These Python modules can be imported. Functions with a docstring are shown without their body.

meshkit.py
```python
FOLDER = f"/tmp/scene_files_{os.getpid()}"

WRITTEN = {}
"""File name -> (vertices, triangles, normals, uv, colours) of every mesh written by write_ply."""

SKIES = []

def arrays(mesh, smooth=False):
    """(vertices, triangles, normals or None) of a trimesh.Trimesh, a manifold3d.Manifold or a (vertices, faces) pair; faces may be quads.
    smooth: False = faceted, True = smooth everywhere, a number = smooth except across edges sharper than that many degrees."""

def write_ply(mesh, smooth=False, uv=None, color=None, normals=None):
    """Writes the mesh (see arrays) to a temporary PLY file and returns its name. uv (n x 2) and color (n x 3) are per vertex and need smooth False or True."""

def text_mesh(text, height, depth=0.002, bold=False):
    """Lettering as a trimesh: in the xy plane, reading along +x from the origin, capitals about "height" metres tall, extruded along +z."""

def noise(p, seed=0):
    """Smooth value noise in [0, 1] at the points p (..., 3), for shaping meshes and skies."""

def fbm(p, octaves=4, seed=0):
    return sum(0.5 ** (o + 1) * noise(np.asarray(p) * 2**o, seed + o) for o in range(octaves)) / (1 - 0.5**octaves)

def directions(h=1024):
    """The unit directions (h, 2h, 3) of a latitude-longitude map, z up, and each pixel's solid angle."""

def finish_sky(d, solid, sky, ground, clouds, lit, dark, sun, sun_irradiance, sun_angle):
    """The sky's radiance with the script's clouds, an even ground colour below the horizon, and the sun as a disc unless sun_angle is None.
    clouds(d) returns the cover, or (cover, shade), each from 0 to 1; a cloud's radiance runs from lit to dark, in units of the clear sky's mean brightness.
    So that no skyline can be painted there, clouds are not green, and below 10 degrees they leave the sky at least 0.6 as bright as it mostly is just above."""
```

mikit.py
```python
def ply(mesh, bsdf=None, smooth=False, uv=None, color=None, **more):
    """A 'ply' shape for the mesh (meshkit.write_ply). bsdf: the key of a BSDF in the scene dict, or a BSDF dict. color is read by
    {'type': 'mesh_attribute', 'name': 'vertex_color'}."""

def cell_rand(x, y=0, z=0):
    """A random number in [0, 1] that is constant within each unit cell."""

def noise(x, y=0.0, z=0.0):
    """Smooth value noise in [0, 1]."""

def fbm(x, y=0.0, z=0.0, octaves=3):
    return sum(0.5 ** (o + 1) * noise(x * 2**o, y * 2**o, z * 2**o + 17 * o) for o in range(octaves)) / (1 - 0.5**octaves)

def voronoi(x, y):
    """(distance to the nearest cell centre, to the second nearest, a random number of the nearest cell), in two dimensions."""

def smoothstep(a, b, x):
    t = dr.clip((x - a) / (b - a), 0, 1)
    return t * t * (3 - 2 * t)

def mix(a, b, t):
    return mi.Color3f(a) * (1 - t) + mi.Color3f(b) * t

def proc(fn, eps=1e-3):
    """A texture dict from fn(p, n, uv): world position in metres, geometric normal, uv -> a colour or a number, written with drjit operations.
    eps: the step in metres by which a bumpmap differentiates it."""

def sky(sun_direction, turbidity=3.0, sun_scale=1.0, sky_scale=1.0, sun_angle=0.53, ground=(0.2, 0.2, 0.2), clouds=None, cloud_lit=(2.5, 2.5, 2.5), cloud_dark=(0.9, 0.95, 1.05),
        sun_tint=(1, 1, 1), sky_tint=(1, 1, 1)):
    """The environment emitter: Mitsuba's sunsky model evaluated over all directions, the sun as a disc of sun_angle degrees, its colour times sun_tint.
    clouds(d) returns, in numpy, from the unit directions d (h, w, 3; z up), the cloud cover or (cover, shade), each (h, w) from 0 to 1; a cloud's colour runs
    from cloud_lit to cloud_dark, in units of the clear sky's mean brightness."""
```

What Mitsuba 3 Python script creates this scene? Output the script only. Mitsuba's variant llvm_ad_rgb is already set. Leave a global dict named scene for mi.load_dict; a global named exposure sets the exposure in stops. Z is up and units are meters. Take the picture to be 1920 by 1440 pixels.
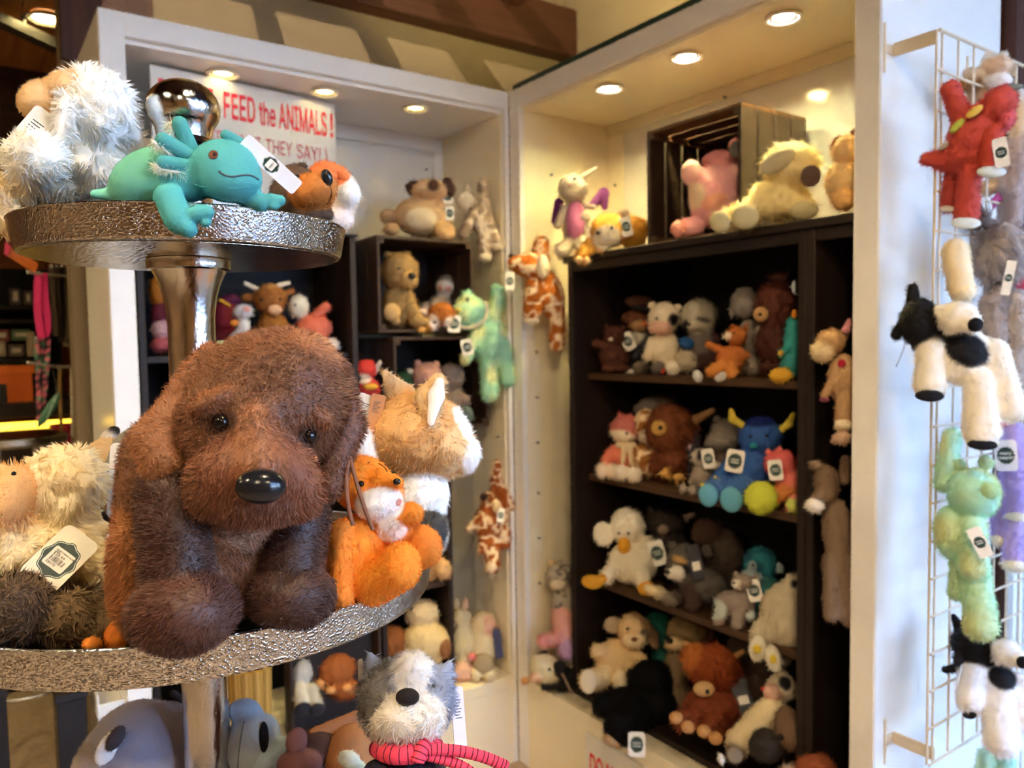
import math, numpy as np, trimesh, manifold3d, mitsuba as mi, drjit as dr
import meshkit, mikit
from mikit import proc, noise, fbm, voronoi, cell_rand, smoothstep, mix
from shapely.geometry import Polygon, Point
from shapely import affinity
T = mi.ScalarTransform4f
scene, labels = {}, {}

# ---------------------------------------------------------------- camera, sky, lights, exposure
EYE = np.array([0.0, 0.0, 1.5]); FPX = 1460.15
YAW, PITCH, ROLL = 0.6113, 0.0544, -0.0154
_f = np.array([math.sin(YAW)*math.cos(PITCH), math.cos(YAW)*math.cos(PITCH), -math.sin(PITCH)])
_r = np.array([math.cos(YAW), -math.sin(YAW), 0.0]); _u = np.cross(_r, _f)
RIGHT = _r*math.cos(ROLL)+_u*math.sin(ROLL); UP = -_r*math.sin(ROLL)+_u*math.cos(ROLL); FWD = _f
scene['camera'] = {'type': 'thinlens', 'fov': 2*math.degrees(math.atan(960/FPX)), 'fov_axis': 'x', 'near_clip': 0.05, 'far_clip': 100.0,
    'aperture_radius': 0.0020, 'focus_distance': 0.76,
    'to_world': T().look_at(origin=EYE.tolist(), target=(EYE+FWD).tolist(), up=UP.tolist())}
scene['sky'] = mikit.sky([0.35, 0.8, 0.75], turbidity=3.5, sky_scale=13.0, sun_scale=0.0, ground=(0.28, 0.27, 0.25), sky_tint=(0.99, 1.0, 1.13))
exposure = 2.4
WARM, WARM2 = (1.0, 0.80, 0.34), (1.0, 0.77, 0.48)
LAMP_RIGHT, LAMP_LEFT, LAMP_SHOP, LAMP_CEIL, SPOT = 420.0, 4.5, 112.0, 65.0, 2.8      # radiance of the downlights' discs, power of the rafter spotlight
scene['rafter_spot'] = {'type': 'spot', 'to_world': T().look_at(origin=[0.62, 1.20, 3.75], target=[1.12, 2.69, 2.60], up=[0, 0, 1]),
    'intensity': {'type': 'rgb', 'value': [SPOT*1.0, SPOT*0.80, SPOT*0.52]}, 'cutoff_angle': 40.0, 'beam_width': 36.0}

# ---------------------------------------------------------------- helpers
def hx(h): 
    c = np.array([int(h[i:i+2], 16) for i in (0, 2, 4)])/255.0
    return np.where(c <= 0.04045, c/12.92, ((c+0.055)/1.055)**2.4)
def hxt(h): return tuple(float(x) for x in hx(h))
def ray(px, py): return FWD + RIGHT*(px-960)/FPX + UP*(720-py)/FPX
def at(px, py, t): return EYE + ray(px, py)*t
def on(axis, px, py, v):
    d = ray(px, py); return EYE + d*((v-EYE[axis])/d[axis])
def depth_on(axis, px, py, v):
    d = ray(px, py); return (v-EYE[axis])/d[axis]
def tx(px, py, x): return depth_on(0, px, py, x)
def ty(px, py, y): return depth_on(1, px, py, y)
def tz(px, py, z): return depth_on(2, px, py, z)
_used = {}
def key(name):
    n = _used.get(name, 0); _used[name] = n+1
    return name if n == 0 else f'{name}_{n:03d}'
def add(name, mesh, bsdf, parent=None, color=None, smooth=30, kind=None, label=None, cat=None, group=None, normals=None, emit=None):
    k = key(name if parent is None else f'{parent}__{name}')
    if color is not None:
        v, f, n = meshkit.arrays(mesh, smooth) if normals is None else (*mesh, normals)
        c = np.broadcast_to(np.asarray(color, float), (len(v), 3))
        p = meshkit.write_ply((v, f), False, None, c, normals=n)
        scene[k] = {'type': 'ply', 'filename': p, 'face_normals': n is None, 'bsdf': {'type': 'ref', 'id': bsdf}}
    else:
        scene[k] = mikit.ply(mesh, bsdf, smooth=smooth)
    if emit is not None: scene[k]['emitter'] = {'type': 'area', 'radiance': {'type': 'rgb', 'value': list(emit)}}
    tag_(k, label, cat, group, kind)
    return k
def tag_(k, label=None, cat=None, group=None, kind=None):
    d = {a: b for a, b in (('label', label), ('category', cat), ('group', group), ('kind', kind)) if b}
    if d: labels[k] = {**labels.get(k, {}), **d}
def thing(name, label, cat, group=None, kind=None):
    k = key(name); tag_(k, label, cat, group, kind); return k
def box(x0, x1, y0, y1, z0, z1, b=0.002):
    lo, hi = np.array([min(x0, x1), min(y0, y1), min(z0, z1)]), np.array([max(x0, x1), max(y0, y1), max(z0, z1)])
    if not b:
        return trimesh.creation.box(bounds=[lo, hi])
    b = min(b, 0.3*(hi-lo).min()); P = []
    for s in np.ndindex(2, 2, 2):
        c = np.where(s, hi, lo); g = np.where(s, -b, b)
        for a in range(3):
            q = c+g; q[a] = c[a]; P.append(q)
    return trimesh.Trimesh(P).convex_hull
def obox(c, ax, half, b=0.0):
    m = box(-half[0], half[0], -half[1], half[1], -half[2], half[2], b)
    M = np.eye(4); M[:3, :3] = np.array(ax).T; M[:3, 3] = c
    m = m.copy(); m.apply_transform(M); return m
def cat_(ms): return trimesh.util.concatenate([m for m in ms])
def tube(pts, r, n=10, closed_ends=True):
    pts = np.asarray(pts, float); rr = np.broadcast_to(np.asarray(r, float), len(pts)); V = []; F = []
    tg = np.gradient(pts, axis=0); tg /= np.linalg.norm(tg, axis=1, keepdims=True)
    a = np.array([0, 0, 1.0]) if abs(tg[0][2]) < .9 else np.array([1.0, 0, 0])
    for i, (p, t) in enumerate(zip(pts, tg)):
        x = np.cross(t, a); x /= np.linalg.norm(x); y = np.cross(t, x); a = -np.cross(t, x) if False else a
        th = np.arange(n)*2*np.pi/n
        V.append(p + rr[i]*(np.outer(np.cos(th), x)+np.outer(np.sin(th), y)))
    V = np.vstack(V); m = len(pts)
    for i in range(m-1):
        for j in range(n):
            k = (j+1) % n; F += [[i*n+j, i*n+k, (i+1)*n+k], [i*n+j, (i+1)*n+k, (i+1)*n+j]]
    if closed_ends:
        V = np.vstack([V, pts[0], pts[-1]]); c0, c1 = len(V)-2, len(V)-1
        for j in range(n):
            k = (j+1) % n; F += [[c0, k, j], [c1, (m-1)*n+j, (m-1)*n+k]]
    mm = trimesh.Trimesh(V, F, process=False); 
    if mm.volume < 0: mm.invert()
    return mm
def lathe(profile, n=64, center=(0, 0, 0)):
    m = trimesh.creation.revolve(np.asarray(profile, float), sections=n); m.apply_translation(center); return m
def spline(pts, n=8):
    from scipy.interpolate import CubicSpline
    pts = np.asarray(pts, float); t = np.arange(len(pts)); return CubicSpline(t, pts)(np.linspace(0, len(pts)-1, (len(pts)-1)*n+1))
def fine(mesh, L):
    v, f = trimesh.remesh.subdivide_to_size(mesh.vertices, mesh.faces, L, max_iter=12); return trimesh.Trimesh(v, f, process=False)
def lettering(text, height, O, xa, ya, depth=0.0012, bold=True, width=None, skew=1.0):
    m = meshkit.text_mesh(text, height, depth, bold)
    if width: m.apply_scale([width/max(m.extents[0], 1e-6), 1, 1])
    za = np.cross(xa, ya); M = np.eye(4); M[:3, :3] = np.array([xa, ya, za]).T; M[:3, 3] = O
    m.apply_transform(M); return m

# ---------------------------------------------------------------- materials
VC = {'type': 'mesh_attribute', 'name': 'vertex_color'}
def rgb(c): return {'type': 'rgb', 'value': [float(x) for x in c]}
scene['plush'] = {'type': 'twosided', 'bsdf': {'type': 'principled', 'base_color': VC, 'roughness': 0.75, 'specular': 0.25, 'sheen': 0.6, 'sheen_tint': 0.6}}
scene['plush_black'] = {'type': 'twosided', 'bsdf': {'type': 'principled', 'base_color': VC, 'roughness': 0.8, 'specular': 0.12}}
scene['plush_silky'] = {'type': 'twosided', 'bsdf': {'type': 'principled', 'base_color': VC, 'roughness': 0.5, 'specular': 0.42, 'sheen': 0.8, 'sheen_tint': 0.3}}
scene['velour'] = {'type': 'twosided', 'bsdf': {'type': 'principled', 'base_color': VC, 'roughness': 0.8, 'specular': 0.15, 'sheen': 0.9, 'sheen_tint': 0.5}}
scene['bead'] = {'type': 'twosided', 'bsdf': {'type': 'principled', 'base_color': VC, 'roughness': 0.16, 'specular': 0.6}}
scene['card'] = {'type': 'twosided', 'bsdf': {'type': 'principled', 'base_color': VC, 'roughness': 0.45, 'specular': 0.4}}
scene['paint'] = {'type': 'twosided', 'bsdf': {'type': 'principled', 'base_color': VC, 'roughness': 0.33, 'specular': 0.45}}
scene['gloss_panel'] = {'type': 'twosided', 'bsdf': {'type': 'principled', 'base_color': rgb(hx('dcd8cf')), 'roughness': 0.13, 'specular': 0.5}}
scene['end_gloss'] = {'type': 'twosided', 'bsdf': {'type': 'principled', 'base_color': rgb(hx('d9d9d6')), 'roughness': 0.2, 'specular': 0.5}}
scene['matte'] = {'type': 'twosided', 'bsdf': {'type': 'diffuse', 'reflectance': VC}}
def grain(c0, c1, axis, sc=1.0, dirt=0.25):
    def fn(p, n, uv):
        q = [p.x, p.y, p.z]; a = q[axis]; b, c = [q[i] for i in range(3) if i != axis]
        w = fbm(a*1.6*sc, b*34*sc, c*34*sc, octaves=3); k = noise(a*0.7*sc+3.1, b*150*sc, c*150*sc)
        d = fbm(p.x*5, p.y*5, p.z*5, octaves=2)
        return mix(c0, c1, dr.clip(0.75*w+0.35*k-0.08, 0, 1))*(1-dirt*d)
    return fn
for nm, c0, c1, ax in (('dark_wood_x', '120c0b', '2c1f19', 0), ('dark_wood_y', '120c0b', '2c1f19', 1), ('dark_wood_z', '120c0b', '2c1f19', 2),
                       ('crate_wood_x', '281b14', '503826', 0), ('crate_wood_y', '2d1f16', '5e412b', 1), ('crate_wood_z', '221813', '402c20', 2),
                       ('plank_wood', '9a5f30', 'd0965a', 1), ('plank_wood_x', '9a5628', 'cf8a50', 0), ('beam_wood', '2a1711', '4c2b1d', 0), ('post_wood', '2e1912', '55301f', 2)):
    scene[nm] = {'type': 'twosided', 'bsdf': {'type': 'principled', 'base_color': proc(grain(hxt(c0), hxt(c1), ax)), 'roughness': 0.55, 'specular': 0.3}}
scene['inner_black'] = {'type': 'twosided', 'bsdf': {'type': 'principled', 'base_color': rgb(hx('08090e')), 'roughness': 0.6, 'specular': 0.2}}
scene['wall_tan'] = {'type': 'twosided', 'bsdf': {'type': 'diffuse', 'reflectance': proc(lambda p, n, uv: mix(hxt('7f725d'), hxt('867863'), fbm(p.x*6, p.y*6, p.z*6)))}}
scene['wall_shop'] = {'type': 'twosided', 'bsdf': {'type': 'diffuse', 'reflectance': proc(lambda p, n, uv: mix(hxt('6a5138'), hxt('8c6f50'), fbm(p.x*2, p.y*2, p.z*9)))}}
scene['carpet'] = {'type': 'twosided', 'bsdf': {'type': 'diffuse', 'reflectance': proc(lambda p, n, uv: mix(hxt('a38f78'), hxt('c0aa90'), fbm(p.x*90, p.y*90, 0)))}}
def _stipple(p, n, uv):
    a = noise(p.x*560, p.y*560, p.z*560); b = noise(p.x*280+9, p.y*280, p.z*280); c = noise(p.x*60, p.y*60, p.z*60)
    return 0.8*smoothstep(0.42, 0.85, a)*(0.4+0.9*b)+0.4*c
def _speck(p, n, uv): return mix((0.58, 0.56, 0.53), (0.97, 0.96, 0.94), smoothstep(0.42, 0.62, 0.7*noise(p.x*640+3, p.y*640, p.z*640)+0.3*noise(p.x*1300, p.y*1300+5, p.z*1300)))
scene['hammered_metal'] = {'type': 'twosided', 'bsdf': {'type': 'bumpmap', 'arbitrary': proc(_stipple, 2.5e-4), 'scale': 0.0008,
    'bsdf': {'type': 'roughconductor', 'material': 'none', 'specular_reflectance': proc(_speck), 'alpha': 0.07}}}
def _soft(p, n, uv): return 0.7*noise(p.x*120, p.y*120, p.z*60)+0.3*noise(p.x*600, p.y*600, p.z*300)
scene['cast_metal'] = {'type': 'twosided', 'bsdf': {'type': 'bumpmap', 'arbitrary': proc(_soft, 4e-4), 'scale': 0.0006,
    'bsdf': {'type': 'roughconductor', 'material': 'none', 'specular_reflectance': rgb((0.82, 0.80, 0.77)), 'alpha': 0.06}}}
def _brush(p, n, uv): return noise(p.x*420+p.y*60, p.y*90, 0)+0.5*noise(p.x*1100+p.y*140, p.y*200, 3)
scene['brushed_metal'] = {'type': 'twosided', 'bsdf': {'type': 'bumpmap', 'arbitrary': proc(_brush, 4e-4), 'scale': 0.00035,
    'bsdf': {'type': 'roughconductor', 'material': 'none', 'specular_reflectance': rgb((0.78, 0.74, 0.68)), 'alpha': 0.10}}}
scene['lamp_bsdf'] = {'type': 'diffuse', 'reflectance': rgb((0.8, 0.8, 0.8))}
scene['pole_metal'] = {'type': 'twosided', 'bsdf': {'type': 'roughconductor', 'material': 'none', 'specular_reflectance': rgb((0.6, 0.6, 0.6)), 'alpha': 0.2}}
# ---------------------------------------------------------------- the setting
X0, Y0, H, XL, YR, LEDGE, ST, HB = 1.5601, 2.2195, 2.352, 0.3084, 0.894, 0.3186, 0.057, 2.292
WHITE = hx('e6e3dd'); CREAM = hx('e8dcbe')
def struct(name, mesh, m, parent=None, color=None, smooth=False): return add(name, mesh, m, parent, color, smooth, kind=None if parent else 'structure')
struct('floor', box(-3.2, 5.2, -2.6, 6.2, -0.1, 0, 0), 'carpet')
struct('wall_back', box(0.27, 2.4, 2.69, 2.79, 0, 4.2, 0), 'wall_tan')
struct('wall_right', box(2.19, 2.29, 0.96, 2.69, 0, 4.2, 0), 'wall_tan')
struct('wall_east', box(5.1, 5.2, -2.6, 0.96, 0, 4.2, 0), 'wall_tan')
struct('wall_east_return', box(2.29, 5.1, 0.96, 1.06, 0, 4.2, 0), 'wall_tan')
struct('wall_west', box(-3.2, -3.1, -2.6, 6.2, 0, 4.2, 0), 'wall_shop')
wf = struct('wall_far', box(-3.1, 1.4, 5.62, 5.7, 0, 4.2, 0), 'plank_wood_x')
for i in range(14):                                                         # horizontal boards on the far wall
    z = 0.9+i*0.165
    add('board', box(-1.2+0.07*(i % 3), 0.27+0.16*(i % 4)*0.5, 5.598, 5.62, z+0.004, z+0.161, 0.003), 'plank_wood_x', wf, smooth=False)
    add('board', box(0.275+0.16*(i % 4)*0.5, 1.3, 5.598, 5.62, z+0.004, z+0.161, 0.003), 'plank_wood_x', wf, smooth=False)
struct('wall_side', box(1.3, 1.4, 2.79, 5.6, 0, 4.2, 0), 'wall_tan')
struct('ceiling', box(-3.2, 5.2, -2.6, 6.2, 4.2, 4.3, 0), 'beam_wood')
cl = struct('ceiling_left', box(-3.1, 0.43, 2.0, 5.6, 2.78, 2.82, 0), 'plank_wood')
for i in range(15):
    x = -1.2+i*0.11
    for (ya, yb) in ((2.0, 3.05+0.3*(i % 3)), (3.055+0.3*(i % 3), 4.6+0.2*(i % 2)), (4.605+0.2*(i % 2), 5.59)):
        add('board', box(x+0.0015, min(x+0.1085, 0.43), ya, yb, 2.765, 2.78, 0.002), 'plank_wood', cl, smooth=False)
struct('wall_beam', box(-3.1, 0.42, 4.2, 4.36, 2.42, 2.765, 0.004), 'beam_wood')
# window wall towards the street (behind the camera): piers, sill and head round three openings
ws = struct('wall_front', box(-3.2, 5.2, -2.6, -2.5, 0, 0.35, 0), 'wall_shop')
add('head', box(-3.2, 5.2, -2.6, -2.5, 3.2, 4.2, 0), 'wall_shop', ws, smooth=False)
for x0, x1 in ((-3.2, 1.0), (2.9, 3.0), (4.9, 5.2)):
    add('pier', box(x0, x1, -2.6, -2.5, 0.35, 3.2, 0), 'wall_shop', ws, smooth=False)
for i, (x0, x1) in enumerate(((1.0, 2.9), (3.0, 4.9))):
    w = struct(f'window_{i+1}', cat_([box(x0, x0+0.05, -2.58, -2.52, 0.35, 3.2, 0.004), box(x1-0.05, x1, -2.58, -2.52, 0.35, 3.2, 0.004), box(x0+.05, x1-.05, -2.58, -2.52, 3.14, 3.2, 0.004), box(x0+.05, x1-.05, -2.58, -2.52, 0.35, 0.41, 0.004)]), 'paint', color=WHITE)
    add('glazing_bar', box((x0+x1)/2-0.02, (x0+x1)/2+0.02, -2.565, -2.535, 0.41, 3.14, 0.003), 'paint', w, WHITE, False)
# timber above the alcoves
struct('trim_1', box(0.27, 0.528, 2.672, 2.69, 2.353, 4.2, 0.003), 'post_wood')
struct('trim_2', box(0.62, 2.19, 2.60, 2.69, 2.705, 2.90, 0.004), 'beam_wood')
for i, (x, x1) in enumerate(((0.799, 0.852), (1.107, 1.172), (1.419, 1.50), (1.80, 1.88))):
    struct(f'ceiling_joist_{i+1}', box(x, x1, -1.2 if i < 3 else 0.98, 2.60, 2.84, 2.90, 0.004), 'beam_wood')
struct('trim_3', box(2.10, 2.215, 0.86, 0.955, 0, 3.2, 0.004), 'post_wood')
struct('trim_4', box(2.3, 2.5, 0.90, 0.96, 0, 3.2, 0.004), 'plank_wood_x')

# ---------------------------------------------------------------- the two display alcoves
A = thing('display_alcove', 'white built-in display alcove holding the red lettered sign, far end at the corner', 'display alcove')
add('stile', box(XL, XL+0.06, Y0, Y0+0.02, 0, H), 'paint', A, WHITE, False)
add('stile', box(1.542, X0-0.001, Y0, Y0+0.02, 0, HB), 'paint', A, WHITE, False)
add('header', box(XL+0.06, X0-0.001, Y0, Y0+0.02, HB, H), 'paint', A, WHITE, False)
add('side_panel', box(XL, XL+0.02, Y0+0.02, 2.66, 0, H), 'end_gloss', A, None, False)
add('side_panel', box(1.5365, X0-0.002, Y0+0.02, 2.66, 0.319, 2.28), 'paint', A, CREAM, False)
def holed(x0, x1, y0, y1, z0, z1, pts, r=0.036):
    q = Polygon([(x0, y0), (x1, y0), (x1, y1), (x0, y1)])
    for p in pts: q = q.difference(Point(*p).buffer(r, quad_segs=10))
    m = trimesh.creation.extrude_polygon(q, z1-z0, engine='earcut'); m.apply_translation([0, 0, z0]); return m
add('top_panel', holed(XL+0.02, X0-0.002, Y0+0.02, 2.66, 2.28, 2.30, [(x, 2.328) for x in (0.639, 0.943, 1.258)]), 'paint', A, WHITE, False)
add('back_panel', box(XL+0.02, 1.5365, 2.645, 2.66, 0.319, 2.28, 0), 'gloss_panel', A, None, False)
add('back_trim', box(XL+0.02, 1.5365, 2.633, 2.645, 2.228, 2.28), 'paint', A, WHITE, False)
add('back_trim', box(1.497, 1.5365, 2.633, 2.645, 0.319, 2.228), 'paint', A, WHITE, False)
add('ledge', box(XL+0.06, 1.542, Y0+0.001, 2.66, LEDGE-0.04, LEDGE), 'paint', A, CREAM, False)
add('plinth', box(XL+0.06, 1.542, Y0+0.004, Y0+0.02, 0, LEDGE-0.04, 0), 'paint', A, CREAM, False)
B = thing('display_alcove', 'white built-in display alcove framing the tall dark bookcase, three lit downlights in its top', 'display alcove')
add('stile', box(X0, X0+0.02, 2.162, Y0-0.001, 0, H), 'paint', B, WHITE, False)
add('stile', box(X0, X0+0.02, YR, YR+ST, 0, H+0.9), 'paint', B, WHITE, False)
add('header', box(X0, X0+0.02, YR+ST, 2.162, HB, H), 'paint', B, WHITE, False)
add('side_panel', box(X0+0.02, 1.985, 2.162, Y0-0.001, 0.319, 2.28), 'paint', B, CREAM, False)
add('side_panel', box(X0+0.02, 1.985, YR+0.03, YR+ST, 0.319, 2.28), 'paint', B, CREAM, False)
add('end_panel', box(X0+0.001, 2.085, YR-0.002, YR+0.03, 0, H+0.9), 'end_gloss', B, None, False)
add('top_panel', holed(X0+0.02, 1.985, YR+0.03, Y0-0.001, 2.28, 2.30, [(1.665, y) for y in (1.828, 1.513, 1.201)]), 'paint', B, CREAM, False)
add('back_panel', box(1.97, 1.985, YR+ST, 2.162, 0.319, 2.28, 0), 'gloss_panel', B, None, False)
add('back_trim', box(1.958, 1.97, YR+ST, 2.162, 2.243, 2.28), 'paint', B, CREAM, False)
add('back_trim', box(1.958, 1.97, 2.085, 2.162, 0.319, 2.243), 'paint', B, CREAM, False)
add('ledge', box(X0+0.001, 1.985, YR+ST, 2.162, LEDGE-0.04, LEDGE), 'paint', B, CREAM, False)
add('plinth', box(X0+0.004, X0+0.02, YR+ST, 2.162, 0, LEDGE-0.04, 0), 'paint', B, CREAM, False)
add('trim_strip', box(X0+0.003, X0+0.018, YR+ST, 2.20, H, H+0.018, 0.001), 'paint', B, hx('1f3a33'), False)
pin = lathe([[0, 0], [0.0045, 0], [0.0045, 0.003], [0.0025, 0.004], [0.0025, 0.010], [0, 0.010]], 10)
def pinmesh(p, d):
    m = pin.copy(); m.apply_transform(trimesh.geometry.align_vectors([0, 0, 1], d)); m.apply_translation(p); return m
for z in (1.463, 1.305, 1.147, 0.969, 0.81, 0.65, 1.62, 1.78):
    add('shelf_pin', pinmesh([1.619, 2.162, z], [0, -1, 0]), 'paint', B, hx('3a332c'), 30)
for x, z in ((1.694, 2.076), (1.889, 1.768), (1.69, 1.60)):
    add('shelf_pin', pinmesh([x, 2.162, z], [0, -1, 0]), 'paint', B, hx('3a332c'), 30)
add('shelf_pin', pinmesh([1.958, 2.12, 2.06], [-1, 0, 0]), 'paint', B, hx('3a332c'), 30)
add('screw', pinmesh([1.958, 1.62, 2.243], [-1, 0, 0]), 'paint', B, hx('2a2522'), 30)
for z in (1.595, 1.43, 1.315, 1.164, 0.994, 0.83):
    add('shelf_pin', pinmesh([1.5365, 2.28, z], [-1, 0, 0]), 'paint', A, hx('3a332c'), 30)
add('screw', pinmesh([1.47, 2.645, 2.16], [0, -1, 0]), 'paint', A, hx('2a2522'), 30)

# ---------------------------------------------------------------- downlights
def downlight(x, y, z, power, label, group, tilt=0, r=0.036, col=WARM):
    k = thing('downlight', label, 'ceiling light', group)
    ring = lathe([[r, 0.0], [r+0.009, -0.002], [r+0.009, -0.006], [r+0.002, -0.008], [r-0.004, -0.003], [r-0.006, 0.0], [r, 0.0]], 40, (x, y, z))
    add('ring', ring, 'paint', k, hx('efe6cf'), 40)
    cup = lathe([[r-0.004, -0.003], [r-0.008, 0.014], [r-0.012, 0.0135], [r-0.010, -0.001], [r-0.004, -0.003]], 40, (x, y, z))
    add('reflector', cup, 'paint', k, hx('f0e2bb'), 40)
    d = trimesh.creation.cylinder(r-0.011, 0.003, sections=32); d.apply_transform(trimesh.transformations.rotation_matrix(tilt, [0, 1, 0])); d.apply_translation([x, y, z+0.0105])
    add('bulb', d, 'lamp_bsdf', k, None, False, emit=np.array(col)*power)
for y, w in ((1.828, 'nearest the corner'), (1.513, 'in the middle of the row'), (1.201, 'farthest from the corner')):
    downlight(1.665, y, 2.279, LAMP_RIGHT, f'lit round downlight over the tall bookcase, {w}', 'downlights in the right alcove')
for x, w in ((0.639, 'right above the red lettered sign'), (0.943, 'in the middle of the row'), (1.258, 'nearest the corner')):
    downlight(x, 2.328, 2.279, LAMP_LEFT, f'round downlight in the sign alcove, {w}', 'downlights in the left alcove')
downlight(0.31, 3.48, 2.75, 9.0, 'bright round downlight in the wooden plank ceiling', None, r=0.06)
for x, y, wh in ((-0.9, 3.2, 'over the sales counter'), (-1.2, 2.3, 'west of the sales counter')):
    downlight(x, y, 2.75, LAMP_CEIL, 'round downlight in the wooden shop ceiling '+wh, 'downlights in the plank ceiling', r=0.06)
# pendant lamps that light the shop floor from above
def pendant(x, y, z, power, where, r=0.09):
    k = thing('pendant_lamp', 'pendant lamp with a dark metal shade hanging '+where, 'pendant lamp', 'pendant lamps over the shop floor')
    add('shade', lathe([[0.012, 0.16], [0.05, 0.15], [r, 0.07], [r+0.02, -0.02], [r+0.016, -0.02], [r-0.004, 0.068], [0.047, 0.142], [0.012, 0.152], [0.012, 0.16]], 32, (x, y, z)), 'paint', k, hx('2b2724'), 40)
    add('cord', tube([[x, y, z+0.155], [x, y, z+0.5], [x, y, 4.2]], 0.004, 8), 'paint', k, hx('151515'))
    d = trimesh.creation.icosphere(2, 0.045); d.apply_translation([x, y, z+0.012])
    add('bulb', d, 'lamp_bsdf', k, None, True, emit=np.array(WARM2)*power)
for x, y, wh in ((-1.0, 0.3, 'west of the metal stand'), (-0.6, -0.9, 'in the southwest of the shop'), (0.5, -1.3, 'by the street windows'), (-1.9, 1.3, 'near the sales counter'), (0.35, 0.1, 'closest to the metal stand')):
    pendant(x, y, 2.6 if x < -0.2 or y < 0 else 2.7, LAMP_SHOP*1.4, wh)
k = thing('track_spotlight', 'black spotlight hanging above the rafters, aimed at the tan wall', 'spotlight')
add('housing', lathe([[0.0, 0.14], [0.04, 0.14], [0.045, 0.13], [0.045, 0.0], [0.04, 0.0], [0.04, 0.12], [0.0, 0.12]], 24, (0.62, 1.155, 3.80)), 'paint', k, hx('1a1a1a'), 40)
add('barn_door', box(0.35, 1.0, 1.30, 1.304, 3.15, 3.613, 0.001), 'paint', k, hx('1a1a1a'), False)
add('arm', box(0.36, 0.63, 1.19, 1.21, 3.80, 3.82, 0.001), 'paint', k, hx('1a1a1a'), False)
add('arm', box(0.36, 0.38, 1.21, 1.304, 3.80, 3.82, 0.001), 'paint', k, hx('1a1a1a'), False)
add('strut', box(0.36, 0.38, 1.296, 1.30, 3.613, 3.80, 0.001), 'paint', k, hx('1a1a1a'), False)
add('stem', tube([[0.62, 1.155, 3.938], [0.62, 1.155, 4.05], [0.62, 1.155, 4.2]], 0.008, 8), 'paint', k, hx('1a1a1a'))

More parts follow.
